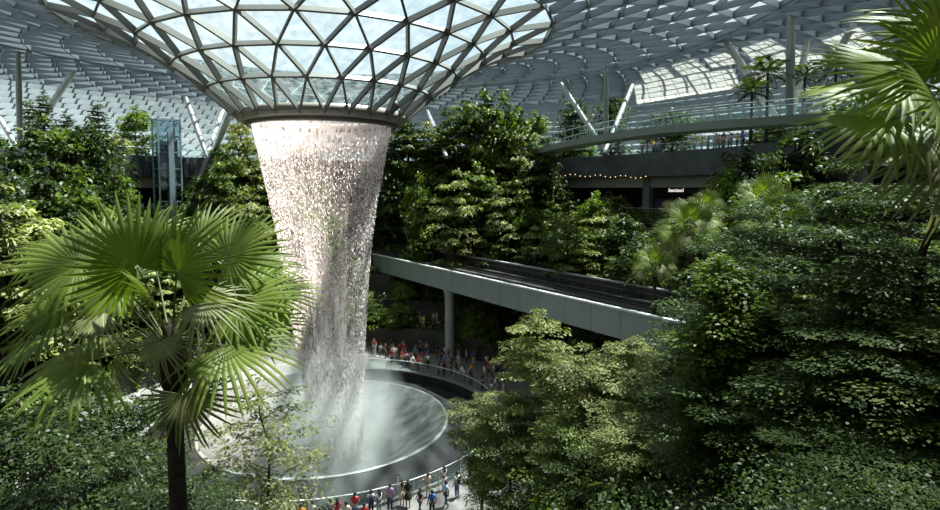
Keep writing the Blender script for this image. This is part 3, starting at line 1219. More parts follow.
# near trees: small leaves
make_tree('tiered_a', 11, 13.0, .15, .30, dome(2.7), 12, 5, .75, .08, 120, .17, 'leaf_pale', tilt=.30)
make_tree('tiered_b', 12, 12.0, .14, .28, vase(2.3), 11, 5, .75, .09, 120, .17, 'leaf_pale', tilt=.32)
make_tree('tiered_c', 13, 12.0, .15, .22, dome(2.7), 11, 5, .80, .11, 130, .17, 'leaf_mid', tilt=.4)
make_tree('dense_a', 14, 12.0, .22, .20, dome(3.9), 9, 6, .95, .09, 230, .15, 'leaf_dark', tilt=.38)
make_tree('dense_b', 15, 11.0, .22, .20, dome(4.2), 8, 6, 1.0, .08, 250, .145, 'leaf_dark', tilt=.36)
make_tree('dense_c', 16, 11.0, .20, .15, dome(3.6), 9, 6, .85, .13, 210, .15, 'leaf_dark', tilt=.5)
make_tree('dense_d', 19, 11.0, .18, .15, dome(3.4), 10, 6, .80, .22, 120, .19, 'leaf_dark', tilt=.6)
make_tree('open_small', 17, 6.0, .07, .22, dome(2.0), 9, 5, .50, .07, 40, .14, 'leaf_pale', tilt=.35)
make_tree('pillar', 18, 10.0, .12, .10, lambda t: .75 * (1.02 - .45 * t), 17, 5, .5, .30, 170, .15, 'leaf_bright', tilt=.8, along=(.5, 1.0))
# far trees: coarser leaves
make_tree('far_tiered', 21, 11.0, .16, .22, dome(2.6), 9, 5, .95, .10, 55, .42, 'leaf_pale', tilt=.28, along=(.55, 1.0))
make_tree('far_tiered_mid', 22, 11.0, .16, .20, dome(2.8), 9, 5, .95, .12, 55, .42, 'leaf_mid', tilt=.35, along=(.55, 1.0))
make_tree('far_dense', 23, 10.0, .18, .15, dome(3.0), 9, 6, 1.05, .22, 60, .42, 'leaf_dark', tilt=.5, along=(.55, 1.0))
make_tree('far_bright', 24, 8.0, .14, .15, dome(2.2), 8, 5, .85, .25, 55, .40, 'leaf_bright', tilt=.6, along=(.55, 1.0))
make_tree('far_conifer', 25, 12.0, .16, .10, cone(2.2), 16, 5, .60, .10, 34, .34, 'leaf_conifer', tilt=.35, along=(.5, 1.0))
make_tree('far_yellow', 26, 6.0, .12, .25, dome(1.8), 6, 5, .8, .2, 50, .36, 'leaf_yellow', tilt=.5, along=(.6, 1.0))
make_tree('shrub', 27, 2.2, .06, .05, dome(1.3), 5, 6, .6, .25, 45, .34, 'leaf_mid', tilt=.7, along=(.5, 1.0))
make_tree('shrub_bright', 28, 2.0, .06, .05, dome(1.2), 5, 6, .55, .25, 45, .34, 'leaf_bright', tilt=.7, along=(.5, 1.0))
make_tree('shrub_pale', 29, 2.4, .06, .05, dome(1.4), 5, 6, .6, .2, 45, .30, 'leaf_pale', tilt=.55, along=(.5, 1.0))

NAMES = {'tiered_a': 'layered_tree', 'tiered_b': 'layered_tree', 'tiered_c': 'layered_tree', 'dense_a': 'broadleaf_tree', 'dense_b': 'broadleaf_tree', 'dense_c': 'broadleaf_tree', 'dense_d': 'broadleaf_tree',
         'open_small': 'small_tree', 'pillar': 'climber_clad_tree', 'far_tiered': 'layered_tree', 'far_tiered_mid': 'layered_tree', 'far_dense': 'broadleaf_tree', 'far_bright': 'broadleaf_tree',
         'far_conifer': 'conifer_tree', 'far_yellow': 'yellow_tree', 'shrub': 'leafy_shrub', 'shrub_bright': 'leafy_shrub', 'shrub_pale': 'leafy_shrub'}


def plant(key, x, y, z, hgt, label, group=None, wide=None, cat=None):
    tm, cm, Ht = PROTO[key]
    o = thing(NAMES[key], label, cat or ('shrub' if 'shrub' in key else 'tree'), (x, y, z), random.random() * 6.28, group)
    s = hgt / Ht
    w = (wide or 1.0) * s
    o.scale = (w, w, s)
    link('trunk' if 'shrub' not in key else 'stem', tm, o)
    link('crown' if 'shrub' not in key else 'foliage', cm, o)
    return o


def plant_px(key, px, top, depth, label, wide=None, zbase=None, group=None):
    q = P(px, top, depth)
    zb = ground(q.x, q.y) if zbase is None else zbase
    hgt = max(q.z - zb, 1.0)
    tm, cm, Ht = PROTO[key]
    w = (wide or 1.0) * Ht / hgt if wide else (Ht / hgt) ** 0.45
    return plant(key, q.x, q.y, zb, hgt, label, group, w)


NEAR = [
    # the group of pale layered trees in the middle
    ('tiered_a', 540, 312, 30, 1.0, 'tallest pale layered tree before the train guideway'),
    ('tiered_b', 482, 392, 32, .75, 'slim pale layered tree closest to the basin'),
    ('tiered_c', 512, 392, 29, .75, 'green layered tree between the slim one by the basin and the tallest'),
    ('tiered_b', 592, 345, 27, .95, 'pale layered tree beside the tallest, its crown below the guideway girder'),
    ('tiered_a', 640, 338, 27, .9, 'pale layered tree whose crown stands before the near end of the guideway'),
    ('tiered_c', 680, 350, 22, .8, 'pale green layered tree beside the leafy climber clad trunk'),
    ('tiered_c', 570, 415, 25, .75, 'low green layered tree under the pale ones, nearest the walkway'),
    ('tiered_b', 640, 420, 21, .75, 'low pale layered tree at the foot of the climber clad trunk'),
    ('dense_c', 610, 440, 24, .7, 'dark leafy tree low among the pale layered trees'),
    ('pillar', 726, 262, 17, 1.25, 'narrow tree clad in bright green climbers'),
    # the dark mass on the camera's side
    ('dense_c', 712, 292, 28, .8, 'green tree just behind the climber clad trunk'),
    ('dense_a', 772, 205, 22, 1.0, 'broad dark tree behind the climber clad trunk'),
    ('dense_b', 842, 165, 19, 1.05, 'broad dark tree with tall dark trunk below the fan palm'),
    ('dense_a', 922, 160, 15, 1.0, 'large dark tree at the frame edge under the fan palm'),
    ('tiered_c', 800, 300, 17, .95, 'layered tree standing in shade among the dark trees'),
    ('dense_c', 765, 360, 16, .8, 'dark tree with low crown beside the climber clad trunk'),
    ('dense_b', 880, 300, 14, .8, 'dark low tree over the white sloping handrail'),
    ('tiered_c', 960, 320, 12, .8, 'dark layered tree cut by the frame edge'),
    ('dense_c', 720, 430, 18, .6, 'dark bushy tree at the foot of the climber clad trunk'),
    ('dense_c', 815, 440, 15, .6, 'dark bushy tree beside the white sloping handrail'),
    ('dense_b', 905, 440, 11, .55, 'dark low bush like tree low at the frame edge under the dark trees'),
    # below the big fan palm
    ('dense_d', 95, 380, 15, .8, 'dark leafy tree beneath the big fan palm'),
    ('dense_d', 25, 392, 13, .8, 'dark leafy tree at the frame edge beneath the big fan palm'),
    ('dense_c', 55, 440, 10.5, .6, 'dark bush like tree low in the corner beneath the big fan palm'),
    ('dense_a', 135, 455, 12, .5, 'dark low tree beside the fan palm trunk'),
    ('open_small', 268, 378, 21, 1.05, 'small pale open tree standing before the basin'),
]
for key, px, top, dp, wide, lab in NEAR:
    if key == 'open_small':
        q = P(px, top, dp)
        zb = ground(q.x, q.y)
        o = plant(key, q.x, q.y, q.z - 7.0, 7.0, lab, None, 1.0)
        # its trunk goes on down to the ground
        mb = MB()
        mb.tube([(0, 0, -(q.z - 7.0 - zb) / (7.0 / 6.0)), (0, 0, 0.3)], [.13, .10], 8)
        mb.build('lower_trunk', M['trunk'], o)
    else:
        plant_px(key, px, top, dp, lab, wide)

FAR = [
    ('far_conifer', 42, 92, 74, .9, 'tallest dark conifer, beside the upright green grey strut', UPPER),
    ('far_conifer', 27, 98, 80, .8, 'dark conifer just behind the upright green grey strut', UPPER),
    ('far_conifer', 97, 101, 80, .9, 'pointed conifer standing alone between the leaning strut and lift tower', UPPER),
    ('far_conifer', 66, 112, 78, .8, 'slim conifer under the thick leaning strut', UPPER),
    ('far_bright', 135, 108, 82, 1.0, 'round headed green tree beside the lift tower', UPPER),
    ('far_bright', 120, 172, 70, .8, 'low bright green tree at the foot of the lift tower', None),
    ('far_tiered', 238, 132, 74, 1.0, 'tall pale layered tree just beside the waterfall', None),
    ('far_tiered_mid', 222, 150, 70, 1.0, 'layered tree beside the lift gallery end', None),
    ('far_tiered', 255, 165, 78, .9, 'pale layered tree tucked behind the waterfall edge', None),
    ('far_yellow', 240, 124, 88, 1.0, 'small tree with yellow leaves beside the waterfall rim', UPPER),
    ('far_conifer', 488, 92, 80, 1.15, 'tallest green tree on the terrace behind the guideway', UPPER),
    ('far_tiered_mid', 466, 102, 82, 1.0, 'green tree beside the tallest terrace tree', UPPER),
    ('far_dense', 510, 120, 82, .8, 'dark tree between the tallest terrace tree and the footbridge', UPPER),
    ('far_bright', 535, 113, 86, 1.0, 'yellow green tree over the far end of the footbridge', UPPER),
    ('far_dense', 408, 122, 84, 1.0, 'dark tree right beside the waterfall rim', UPPER),
    ('far_dense', 440, 140, 80, .9, 'dark tree under the leaning strut beside the waterfall', UPPER),
    ('far_dense', 575, 100, 84, .8, 'tree behind the footbridge between two struts', UPPER),
    ('far_dense', 612, 92, 88, .8, 'tall open tree behind the upright dull green strut', UPPER),
    ('far_dense', 672, 112, 84, 1.2, 'dark tree on the far terrace below the white shades', UPPER),
    ('far_tiered', 455, 172, 71, 1.0, 'pale layered tree on the steps behind the guideway', None),
    ('far_tiered_mid', 480, 165, 74, 1.0, 'mid green layered tree on the steps behind the guideway', None),
    ('far_bright', 420, 178, 76, 1.0, 'bright green tree on the steps beside the waterfall', None),
    ('far_tiered', 500, 190, 70, .9, 'low pale layered tree above the guideway coping', None),
    ('far_bright', 595, 195, 66, 1.0, 'bright green tree against the dark planted wall', None),
    ('far_dense', 625, 215, 58, .9, 'dark tree above the guideway near the shop front', None),
    ('far_bright', 728, 172, 46, .9, 'bright green tree beside the shop front', None),
    ('far_tiered_mid', 700, 205, 44, .7, 'layered tree below the shop front', None),
    ('far_dense', 745, 150, 48, .9, 'dark tree under the footbridge near the feather palms', None),
    ('far_bright', 650, 245, 50, .8, 'bright bushy tree at the hidden end of the guideway', None),
    ('far_dense', 800, 128, 46, .9, 'dark tree beneath the feather palms on the terrace', None),
    ('far_tiered_mid', 770, 160, 36, .8, 'layered tree behind the large dark trees', None),
]
for key, px, top, dp, wide, lab, zb in FAR:
    plant_px(key, px, top, dp, lab, wide, zb)

TALL = [(388, 146, 'far_dense'), (403, 128, 'far_tiered_mid'), (419, 152, 'far_bright'), (432, 124, 'far_tiered'), (449, 114, 'far_tiered_mid'), (468, 106, 'far_tiered_mid'), (487, 96, 'far_tiered_mid'),
        (505, 100, 'far_bright'), (523, 126, 'far_tiered'), (541, 158, 'far_dense'), (12, 150, 'far_dense'), (31, 128, 'far_conifer'), (52, 120, 'far_tiered_mid'), (76, 128, 'far_conifer'), (90, 124, 'far_dense'),
         (222, 142, 'far_conifer'), (240, 136, 'far_tiered'), (256, 152, 'far_tiered_mid'), (212, 172, 'far_dense')]
for px, top, key in TALL:
    q = on_arc(px, 35.2)
    zt_ = EYE + (HORIZON - top) / F * q.y
    kl = dict(far_dense='dark broadleaf tree', far_tiered_mid='mid green layered tree', far_bright='bright green tree', far_tiered='pale layered tree', far_conifer='dark conifer')[key]
    side = 'tall {} before the far parapet, {} side'.format(kl, 'guideway' if px > 300 else 'lift tower')
    plant(key, q.x, q.y, ground(q.x, q.y), zt_ - ground(q.x, q.y), side, side.replace('tree', 'trees').replace('conifer ', 'conifers '), (PROTO[key][2] / (zt_ - ground(q.x, q.y))) ** .6)

# more trees fill the steps on the far side
def limit(px):
    return float(np.interp(px, [-80, 0, 118, 122, 206, 210, 270, 380, 420, 540, 548, 640, 644, 722, 726, 1000],
                           [150, 150, 168, 226, 226, 150, 150, 165, 160, 160, 205, 215, 232, 232, 180, 140]))


KINDS = [('far_tiered', 'pale layered tree'), ('far_tiered_mid', 'mid green layered tree'), ('far_dense', 'dark broadleaf tree'), ('far_bright', 'bright green broadleaf tree'), ('far_conifer', 'dark conifer')]
placed = []
tries = 0
gn = Vector((gs.x, gs.y, 0))
while len(placed) < 135 and tries < 6000:
    tries += 1
    rr_ = random.uniform(22.6, 37.6)
    a = random.uniform(R(-8), R(192))
    x, y = CX + rr_ * math.cos(a), CY + rr_ * math.sin(a)
    px = 470 + x / y * F
    if not (-60 < px < 960):
        continue
    if any((x - u) ** 2 + (y - v) ** 2 < 6.0 for u, v in placed):
        continue
    across = (Vector((x, y, 0)) - Vector((G0.x, G0.y, 0))).dot(far)
    if -4.5 < across < WAYW + 2.2:
        continue
    zb = ground(x, y)
    top_z = EYE + (HORIZON - limit(px) - random.uniform(0, 45)) / F * y
    if across <= -4.5 and px > 325:
        top_z = min(top_z, 6.0)
    if rr_ > 34.8:
        top_z = min(top_z, 20.3)
    hgt = min(top_z - zb, random.uniform(8, 17))
    if hgt < 2.5:
        continue
    placed.append((x, y))
    zone = 'on the terraces behind the guideway' if px > 380 else 'on the terraces behind the waterfall' if px > 262 else 'on the far terraces beyond the big fan palm'
    if px > 640:
        zone = 'on the terraces beyond the dark tree mass'
    key, kl = random.choices(KINDS, weights=[3, 3, 3, 2, 2 if px < 260 else .6])[0]
    lab = f'{kl} {zone}'
    plant(key, x, y, zb, hgt, lab, lab.replace('tree ', 'trees ').replace('conifer ', 'conifers '), (PROTO[key][2] / hgt) ** 0.5)

# shrubs along the edges of the steps and of the upper terrace
cnt = 0
tries = 0
while cnt < 150 and tries < 5000:
    tries += 1
    k = random.randrange(len(STEPS) + 1)
    rr_ = (STEPS[k] + random.uniform(.5, 1.6)) if k < len(STEPS) else random.uniform(41.6, 46)
    a = random.uniform(R(-4), R(188))
    x, y = CX + rr_ * math.cos(a), CY + rr_ * math.sin(a)
    px = 470 + x / y * F
    if not (-20 < px < 960):
        continue
    zb = UPPER if k == len(STEPS) else ground(x, y)
    across = (Vector((x, y, 0)) - Vector((G0.x, G0.y, 0))).dot(far)
    if -2 < across < WAYW + 1.5 and 7 < zb < 12:
        continue
    if (118 < px < 208 or 640 < px < 735) and k >= 5:
        continue
    cnt += 1
    key, kl = random.choice([('shrub', 'mid green'), ('shrub_bright', 'bright green'), ('shrub_pale', 'pale green')])
    where = 'on the upper terrace edge' if k == len(STEPS) else 'on a step of the far planted terraces'
    lab = f'{kl} leafy shrub {where}'
    plant(key, x, y, zb, random.uniform(1.3, 2.8), lab, lab.replace('shrub', 'shrubs'), random.uniform(.8, 1.3))

# undergrowth over the soil of every step
g = np.random.default_rng(99)
cl = []
while len(cl) < 5200:
    a = g.random() * 2 * PI
    r_ = 21.8 + 18.5 * g.random()
    c_, s_ = math.cos(a), math.sin(a)
    if s_ < 0:
        s_ /= 0.85
    x, y = CX + r_ * c_, CY + r_ * s_
    if y < 19 or abs(470 + x / y * F - 470) > 560:
        continue
    px = 470 + x / y * F
    if 370 < px < 445 and y > CY and r_ < 29 and g.random() < .8:
        continue
    z_ = ground(x, y)
    cl.append((x, y, z_ + .15 + .5 * g.random(), .7 + .5 * g.random(), .35, 0, 0))
    # plants hanging over the edge of the step
    k = sum(1 for q in STEPS if r_ > q)
    if k > 0 and r_ - STEPS[k - 1] < 1.0 and g.random() < .8 and not (370 < px < 445 and r_ < 29):
        e = STEPS[k - 1] - 0.12
        cl.append((CX + e * c_, CY + e * s_, z_ - 2.2 * g.random(), .45, .55, 0, 0))
um = sprays_mesh('undergrowth', cl, g, 26, .42, M['leaf_mid'], tilt=.7)
tag(link('undergrowth', um), 'mixed leafy undergrowth covering the planted terraces', 'undergrowth', kind='stuff')


cl = []
while len(cl) < 1300:
    y = g.uniform(5.5, 19)
    x = g.uniform(-.95, .95) * y * .9
    if erad(x, y) < 21.8:
        continue
    cl.append((x, y, ground(x, y) + .1 + .5 * g.random(), .5 + .4 * g.random(), .35, 0, 0))
um = sprays_mesh('ground_cover', cl, g, 110, .085, M['leaf_dark'], tilt=.7)
tag(link('undergrowth', um), 'small leaved ground cover under the big fan palm and dark trees', 'undergrowth', kind='stuff')

# ------------------------------------------------------------------ fan palms
def frond_mesh(seed, n=46, span=158, R_=1.0, split=.50, droop=.14, mat='frond'):
    g = random.Random(seed)
    vs, fs = [], []
    da = R(span) * 2 / n
    for i in range(n):
        a = -R(span) + da * (i + .5)
        Lg = R_ * (1 - .22 * (abs(a) / R(span)) ** 2) * g.uniform(.94, 1.04)
        tipd = g.uniform(.6, 1.7) * droop
        bend = g.gauss(0, .05)
        secs = [(.03, 1.0), (.25, 1.0), (split, .97), (split + .12, .74), (.82, .50), (.93, .27), (1.0, .02)]
        base = len(vs)
        for s_, wk in secs:
            d_ = Lg * s_
            w = min(d_, split * Lg) * math.tan(da / 2) * 1.04 * wk
            aa = a + bend * max(0, s_ - split) * 1.5
            cx, cy = math.sin(aa) * d_, math.cos(aa) * d_
            z_ = -tipd * max(0, s_ - .35) ** 2 * 2.2 * R_ - .10 * abs(math.sin(a)) * d_ * .5
            pl = .45 * w
            tx, ty = math.cos(aa), -math.sin(aa)
            vs += [(cx - tx * w, cy - ty * w, z_ - pl), (cx, cy, z_ + pl), (cx + tx * w, cy + ty * w, z_ - pl)]
        for k in range(len(secs) - 1):
            b0, b1 = base + k * 3, base + (k + 1) * 3
            fs += [(b0, b0 + 1, b1 + 1, b1), (b0 + 1, b0 + 2, b1 + 2, b1 + 1)]
    return mesh_np('frond', vs, fs, [M[mat]])


FR_M = [frond_mesh(1, n=31, span=142, split=.50), frond_mesh(2, n=29, span=132, droop=.26, split=.47), frond_mesh(3, n=32, span=150, split=.52, droop=.18), frond_mesh(4, n=27, span=118, split=.42, droop=.45, mat='frond_old')]


def add_frond(palm, origin, base, hub, u, nrm, size, kind):
    u = u.normalized()
    nrm = (nrm - u * nrm.dot(u)).normalized()
    x_ = u.cross(nrm)
    o = link('frond', FR_M[kind], palm)
    mtx = Matrix(((x_.x, u.x, nrm.x, 0), (x_.y, u.y, nrm.y, 0), (x_.z, u.z, nrm.z, 0), (0, 0, 0, 1)))
    loc = hub - origin
    full = Matrix.Translation(loc) @ mtx @ Matrix.Scale(size, 4)
    o.matrix_basis = full
    # leaf stalk
    mb = MB()
    b0 = base
    ctl = b0.lerp(hub, .55) + Vector((0, 0, .22)) * (b0 - hub).length * .5
    pts = [b0 * (1 - t) ** 2 + ctl * 2 * t * (1 - t) + hub * t * t for t in (0, .2, .4, .6, .8, 1)]
    inv = full.inverted()
    pts = [inv @ (p - origin) for p in pts]
    k = 1 / size
    mb.tube(pts, [.028 * k, .02 * k, .016 * k, .014 * k, .012 * k, .010 * k], 6)
    mb.build('petiole', M['petiole'], o)


def fan_palm(name, label, base_px, depth, fronds, trunk_r=.115, ground_z=None, fsz=1.0, lean=0.0, sheath=True):
    """fronds: (px, py, depth offset, direction in degrees, how much it faces the camera, size)"""
    base = P(base_px[0], base_px[1], depth)
    gx = base.x + lean
    gz = ground(gx, base.y) if ground_z is None else ground_z
    origin = Vector((gx, base.y, gz))
    palm = thing(name, label, 'palm', origin)
    mb = MB()
    hb = base.z - gz
    n_ = 40
    pts = [Vector((-lean * (i / n_), 0, hb * i / n_)) for i in range(n_ + 1)]
    mb.tube(pts, [trunk_r * (1.25 - .25 * i / n_) * (1.0 + (.07 if i % 2 else 0)) for i in range(n_ + 1)], 12)
    mb.build('trunk', M['palm_trunk'], palm)
    if sheath:
        mb = MB()
        c = Vector((-lean, 0, hb))
        mb.tube([c + Vector((0, 0, -.62)), c + Vector((0, 0, -.45)), c + Vector((0, 0, -.15)), c + Vector((0, 0, .18)), c + Vector((0, 0, .42))],
                [trunk_r * 1.1, trunk_r * 1.7, trunk_r * 1.9, trunk_r * 1.5, trunk_r * .6], 12)
        for i in range(16):
            a = i * 2.4
            zz = -.5 + .055 * i
            q = c + Vector((math.cos(a) * trunk_r * 1.3, math.sin(a) * trunk_r * 1.3, zz))
            mb.tube([q, q + Vector((math.cos(a) * .1, math.sin(a) * .1, .22))], [.04, .012], 5)
        mb.build('fibre_sheath', M['fibre'], palm)
    for i, (px, py, dd, ang, face, sz) in enumerate(fronds):
        hub = P(px, py, depth + dd)
        a = R(ang)
        u = Vector((math.cos(a), dd * .55, math.sin(a)))
        nrm = Vector((0, -1, .35)) * face + Vector((math.cos(a) * .15, 0, 1)) * (1 - face)
        kind = 3 if math.sin(a) < -.4 else (i % 3)
        add_frond(palm, origin, base, hub, u, nrm, sz * fsz, kind)
    return palm


BIG = [
    (137, 267, -.7, 118, .80, 1.08), (177, 271, -.8, 58, .80, 1.05), (78, 265, -.2, 158, .55, 1.05), (104, 250, .6, 128, .45, .92),
    (150, 244, 1.0, 98, .30, .9), (200, 242, 1.0, 76, .30, .9), (228, 256, .3, 38, .60, 1.02), (250, 268, .8, 18, .40, .95),
    (236, 304, .0, 22, .50, 1.08), (252, 322, .5, -4, .35, 1.0), (226, 346, -.5, -10, .40, 1.15), (202, 302, -.9, -28, .60, .78),
    (62, 305, .1, 184, .45, 1.0), (92, 360, -.4, 186, .35, 1.25), (104, 312, -.6, 205, .55, .85), (161, 340, -1.0, -95, .45, .62),
    (184, 394, -.4, -72, .55, .92), (44, 338, .7, 196, .30, 1.05), (266, 292, .9, 4, .30, 1.0), (122, 348, .6, 240, .35, .85),
    (150, 300, -1.0, 95, .35, .55), (196, 356, .5, -50, .40, .9), (60, 252, .8, 150, .30, .9), (118, 285, -.3, 175, .6, .9),
]
fan_palm('fan_palm', 'big fan palm with wide pleated leaves before the waterfall', (172, 352), 9.0, BIG, .115, lean=.06)
EDGE = [
    (905, 78, -.1, 166, .60, 1.02), (930, 44, .5, 132, .45, .95), (888, 120, -.3, 192, .40, .92), (922, 132, -.6, 214, .45, .80), (938, 62, -.7, 108, .80, .92),
    (915, 152, .1, 182, .15, .85), (880, 92, .5, 175, .35, .9), (955, 30, .3, 100, .4, 1.0), (955, 150, -.6, 240, .5, .9), (990, 60, 0, 60, .5, 1.0), (1010, 110, .2, 10, .5, 1.0),
    (935, 100, -.9, 150, .7, .7), (1000, 150, -.2, -40, .5, 1.0), (960, 60, .9, 120, .3, 1.0),
]
fan_palm('fan_palm', 'fan palm reaching in from the frame edge above the dark trees', (978, 112), 6.6, EDGE, .12)


def ball_fronds(px, py, dep, sc, n, seed):
    """fronds all round a crown of a palm farther away"""
    g = random.Random(seed)
    out = []
    pm = F / dep
    for i in range(n):
        a = i * 2.39996
        el = R(80 - 115 * i / n)
        hx, hy, hz = math.cos(a) * math.cos(el), math.sin(a) * math.cos(el), math.sin(el)
        k = sc * 1.15 * g.uniform(.85, 1.1)
        out.append((px + hx * k * pm, py - hz * k * pm, hy * k, math.degrees(math.atan2(hz - .35, hx)), .45 + .3 * (hy < 0), g.uniform(.85, 1.05)))
    return out


for px, py, dep, sc, n, lab in (
    (690, 232, 36, 1.15, 18, 'fan palm with bright leaves above the near end of the guideway'),
    (655, 268, 42, .9, 14, 'small fan palm beside the hidden end of the guideway'),
    (782, 232, 24.5, .95, 16, 'fan palm with dark leaves among the large dark trees'),
    (706, 215, 41, .9, 14, 'fan palm just behind the bright leaved fan palm'),
    (762, 205, 30, .8, 14, 'small fan palm under the footbridge before the dark trees'),
    (398, 196, 85, 1.2, 14, 'fan palm on the steps beside the falling water'),
):
    fan_palm('fan_palm', lab, (px, py + 6), dep, ball_fronds(px, py, dep, sc, n, int(px)), .12, fsz=sc)


# feather palms on the upper terrace
def feather_mesh(seed):
    g = random.Random(seed)
    vs, fs = [], []

    def mid(s_):
        return Vector((0, s_ * 1.0 - .12 * s_ ** 3, .32 * s_ - .62 * s_ ** 2))
    n = 26
    for i in range(n):
        s_ = .12 + .86 * i / n
        c = mid(s_)
        L_ = .34 * math.sin(PI * (s_ * .85 + .12)) + .05
        for sd in (-1, 1):
            tip = c + Vector((sd * L_ * .85, L_ * .5, -.22 * L_ + g.uniform(-.04, .04)))
            w = Vector((0, .017, 0))
            b = len(vs)
            vs += [tuple(c - w), tuple(c.lerp(tip, .5) - w * 1.3 + Vector((0, 0, .02))), tuple(tip), tuple(c.lerp(tip, .5) + w * 1.3 + Vector((0, 0, .02)))]
            fs.append((b, b + 1, b + 2, b + 3))
    for i in range(10):
        a, b_ = mid(i / 10), mid((i + 1) / 10)
        b = len(vs)
        w = .014
        vs += [tuple(a + Vector((-w, 0, 0))), tuple(a + Vector((w, 0, 0))), tuple(b_ + Vector((w, 0, 0))), tuple(b_ + Vector((-w, 0, 0)))]
        fs.append((b, b + 1, b + 2, b + 3))
    return mesh_np('frond', vs, fs, [M['leaf_dark']])


FE = [feather_mesh(5), feather_mesh(6)]
for px, py, dep, sz, lab, zb in (
    (768, 74, 52, 2.6, 'slim feather palm with dark arching leaves by the leaning strut', UPPER),
    (836, 70, 48, 2.4, 'small feather palm on the terrace under the white leaning strut', UPPER),
    (805, 78, 54, 2.0, 'feather palm beside the tall upright strut', UPPER),
    (752, 92, 50, 2.0, 'low feather palm at the foot of the leaning strut', UPPER),
):
    top = P(px, py, dep)
    t = thing('feather_palm', lab, 'palm', (top.x, top.y, zb))
    mb = MB()
    hz = top.z - zb
    mb.tube([(0, 0, hz * i / 10) for i in range(11)], [.16 - .006 * i for i in range(11)], 8)
    mb.build('trunk', M['palm_trunk'], t)
    for i in range(18):
        o = link('frond', FE[i % 2], t)
        o.location = (0, 0, hz)
        o.rotation_euler = (R(50 - 78 * i / 18), 0, i * 2.39996)
        o.scale = (sz, sz, sz)


# ------------------------------------------------------------------ people
def skin_mesh(name, verts, edges, radii, mats, sub=1, root=0):
    me = bpy.data.meshes.new(name)
    me.from_pydata(verts, edges, [])
    o = bpy.data.objects.new(name, me)
    COL.objects.link(o)
    md = o.modifiers.new('skin', 'SKIN')
    md.use_smooth_shade = True
    for i, v in enumerate(me.skin_vertices[0].data):
        r_ = radii[i]
        v.radius = r_ if hasattr(r_, '__len__') else (r_, r_)
        v.use_root = (i == root)
    sb = o.modifiers.new('sub', 'SUBSURF')
    sb.levels = sub
    sb.render_levels = sub
    dg = bpy.context.evaluated_depsgraph_get()
    ev = o.evaluated_get(dg)
    res = bpy.data.meshes.new_from_object(ev)
    res.name = name
    bpy.data.objects.remove(o)
    res.materials.clear()
    for m_ in mats:
        res.materials.append(m_)
    return res


SKIN = [pbr('skin_fair', (.52, .33, .24), .55), pbr('skin_tan', (.36, .21, .14), .55), pbr('skin_brown', (.17, .09, .06), .55)]
HAIRM = [pbr('hair_black', (.012, .010, .010), .5), pbr('hair_brown', (.05, .028, .016), .5), pbr('hair_grey', (.25, .24, .23), .6)]
EYEM, LIPM, SHOEM = pbr('eye_dark', (.015, .012, .012), .3), pbr('lips', (.30, .10, .09), .5), pbr('shoe', (.05, .05, .055), .6)
CLOTH = {
    'white': (.75, .75, .74), 'black': (.018, .018, .020), 'red': (.50, .035, .035), 'blue': (.05, .16, .50), 'orange': (.75, .28, .03), 'grey': (.28, .28, .29), 'navy': (.025, .035, .10),
    'pink': (.70, .28, .36), 'purple': (.40, .24, .42), 'beige': (.55, .45, .34), 'green': (.08, .25, .12), 'yellow': (.75, .55, .08), 'light blue': (.35, .50, .65), 'denim': (.09, .14, .24), 'brown': (.14, .08, .05),
}
CM = {k: pbr('cloth_' + k.replace(' ', '_'), v, .85) for k, v in CLOTH.items()}


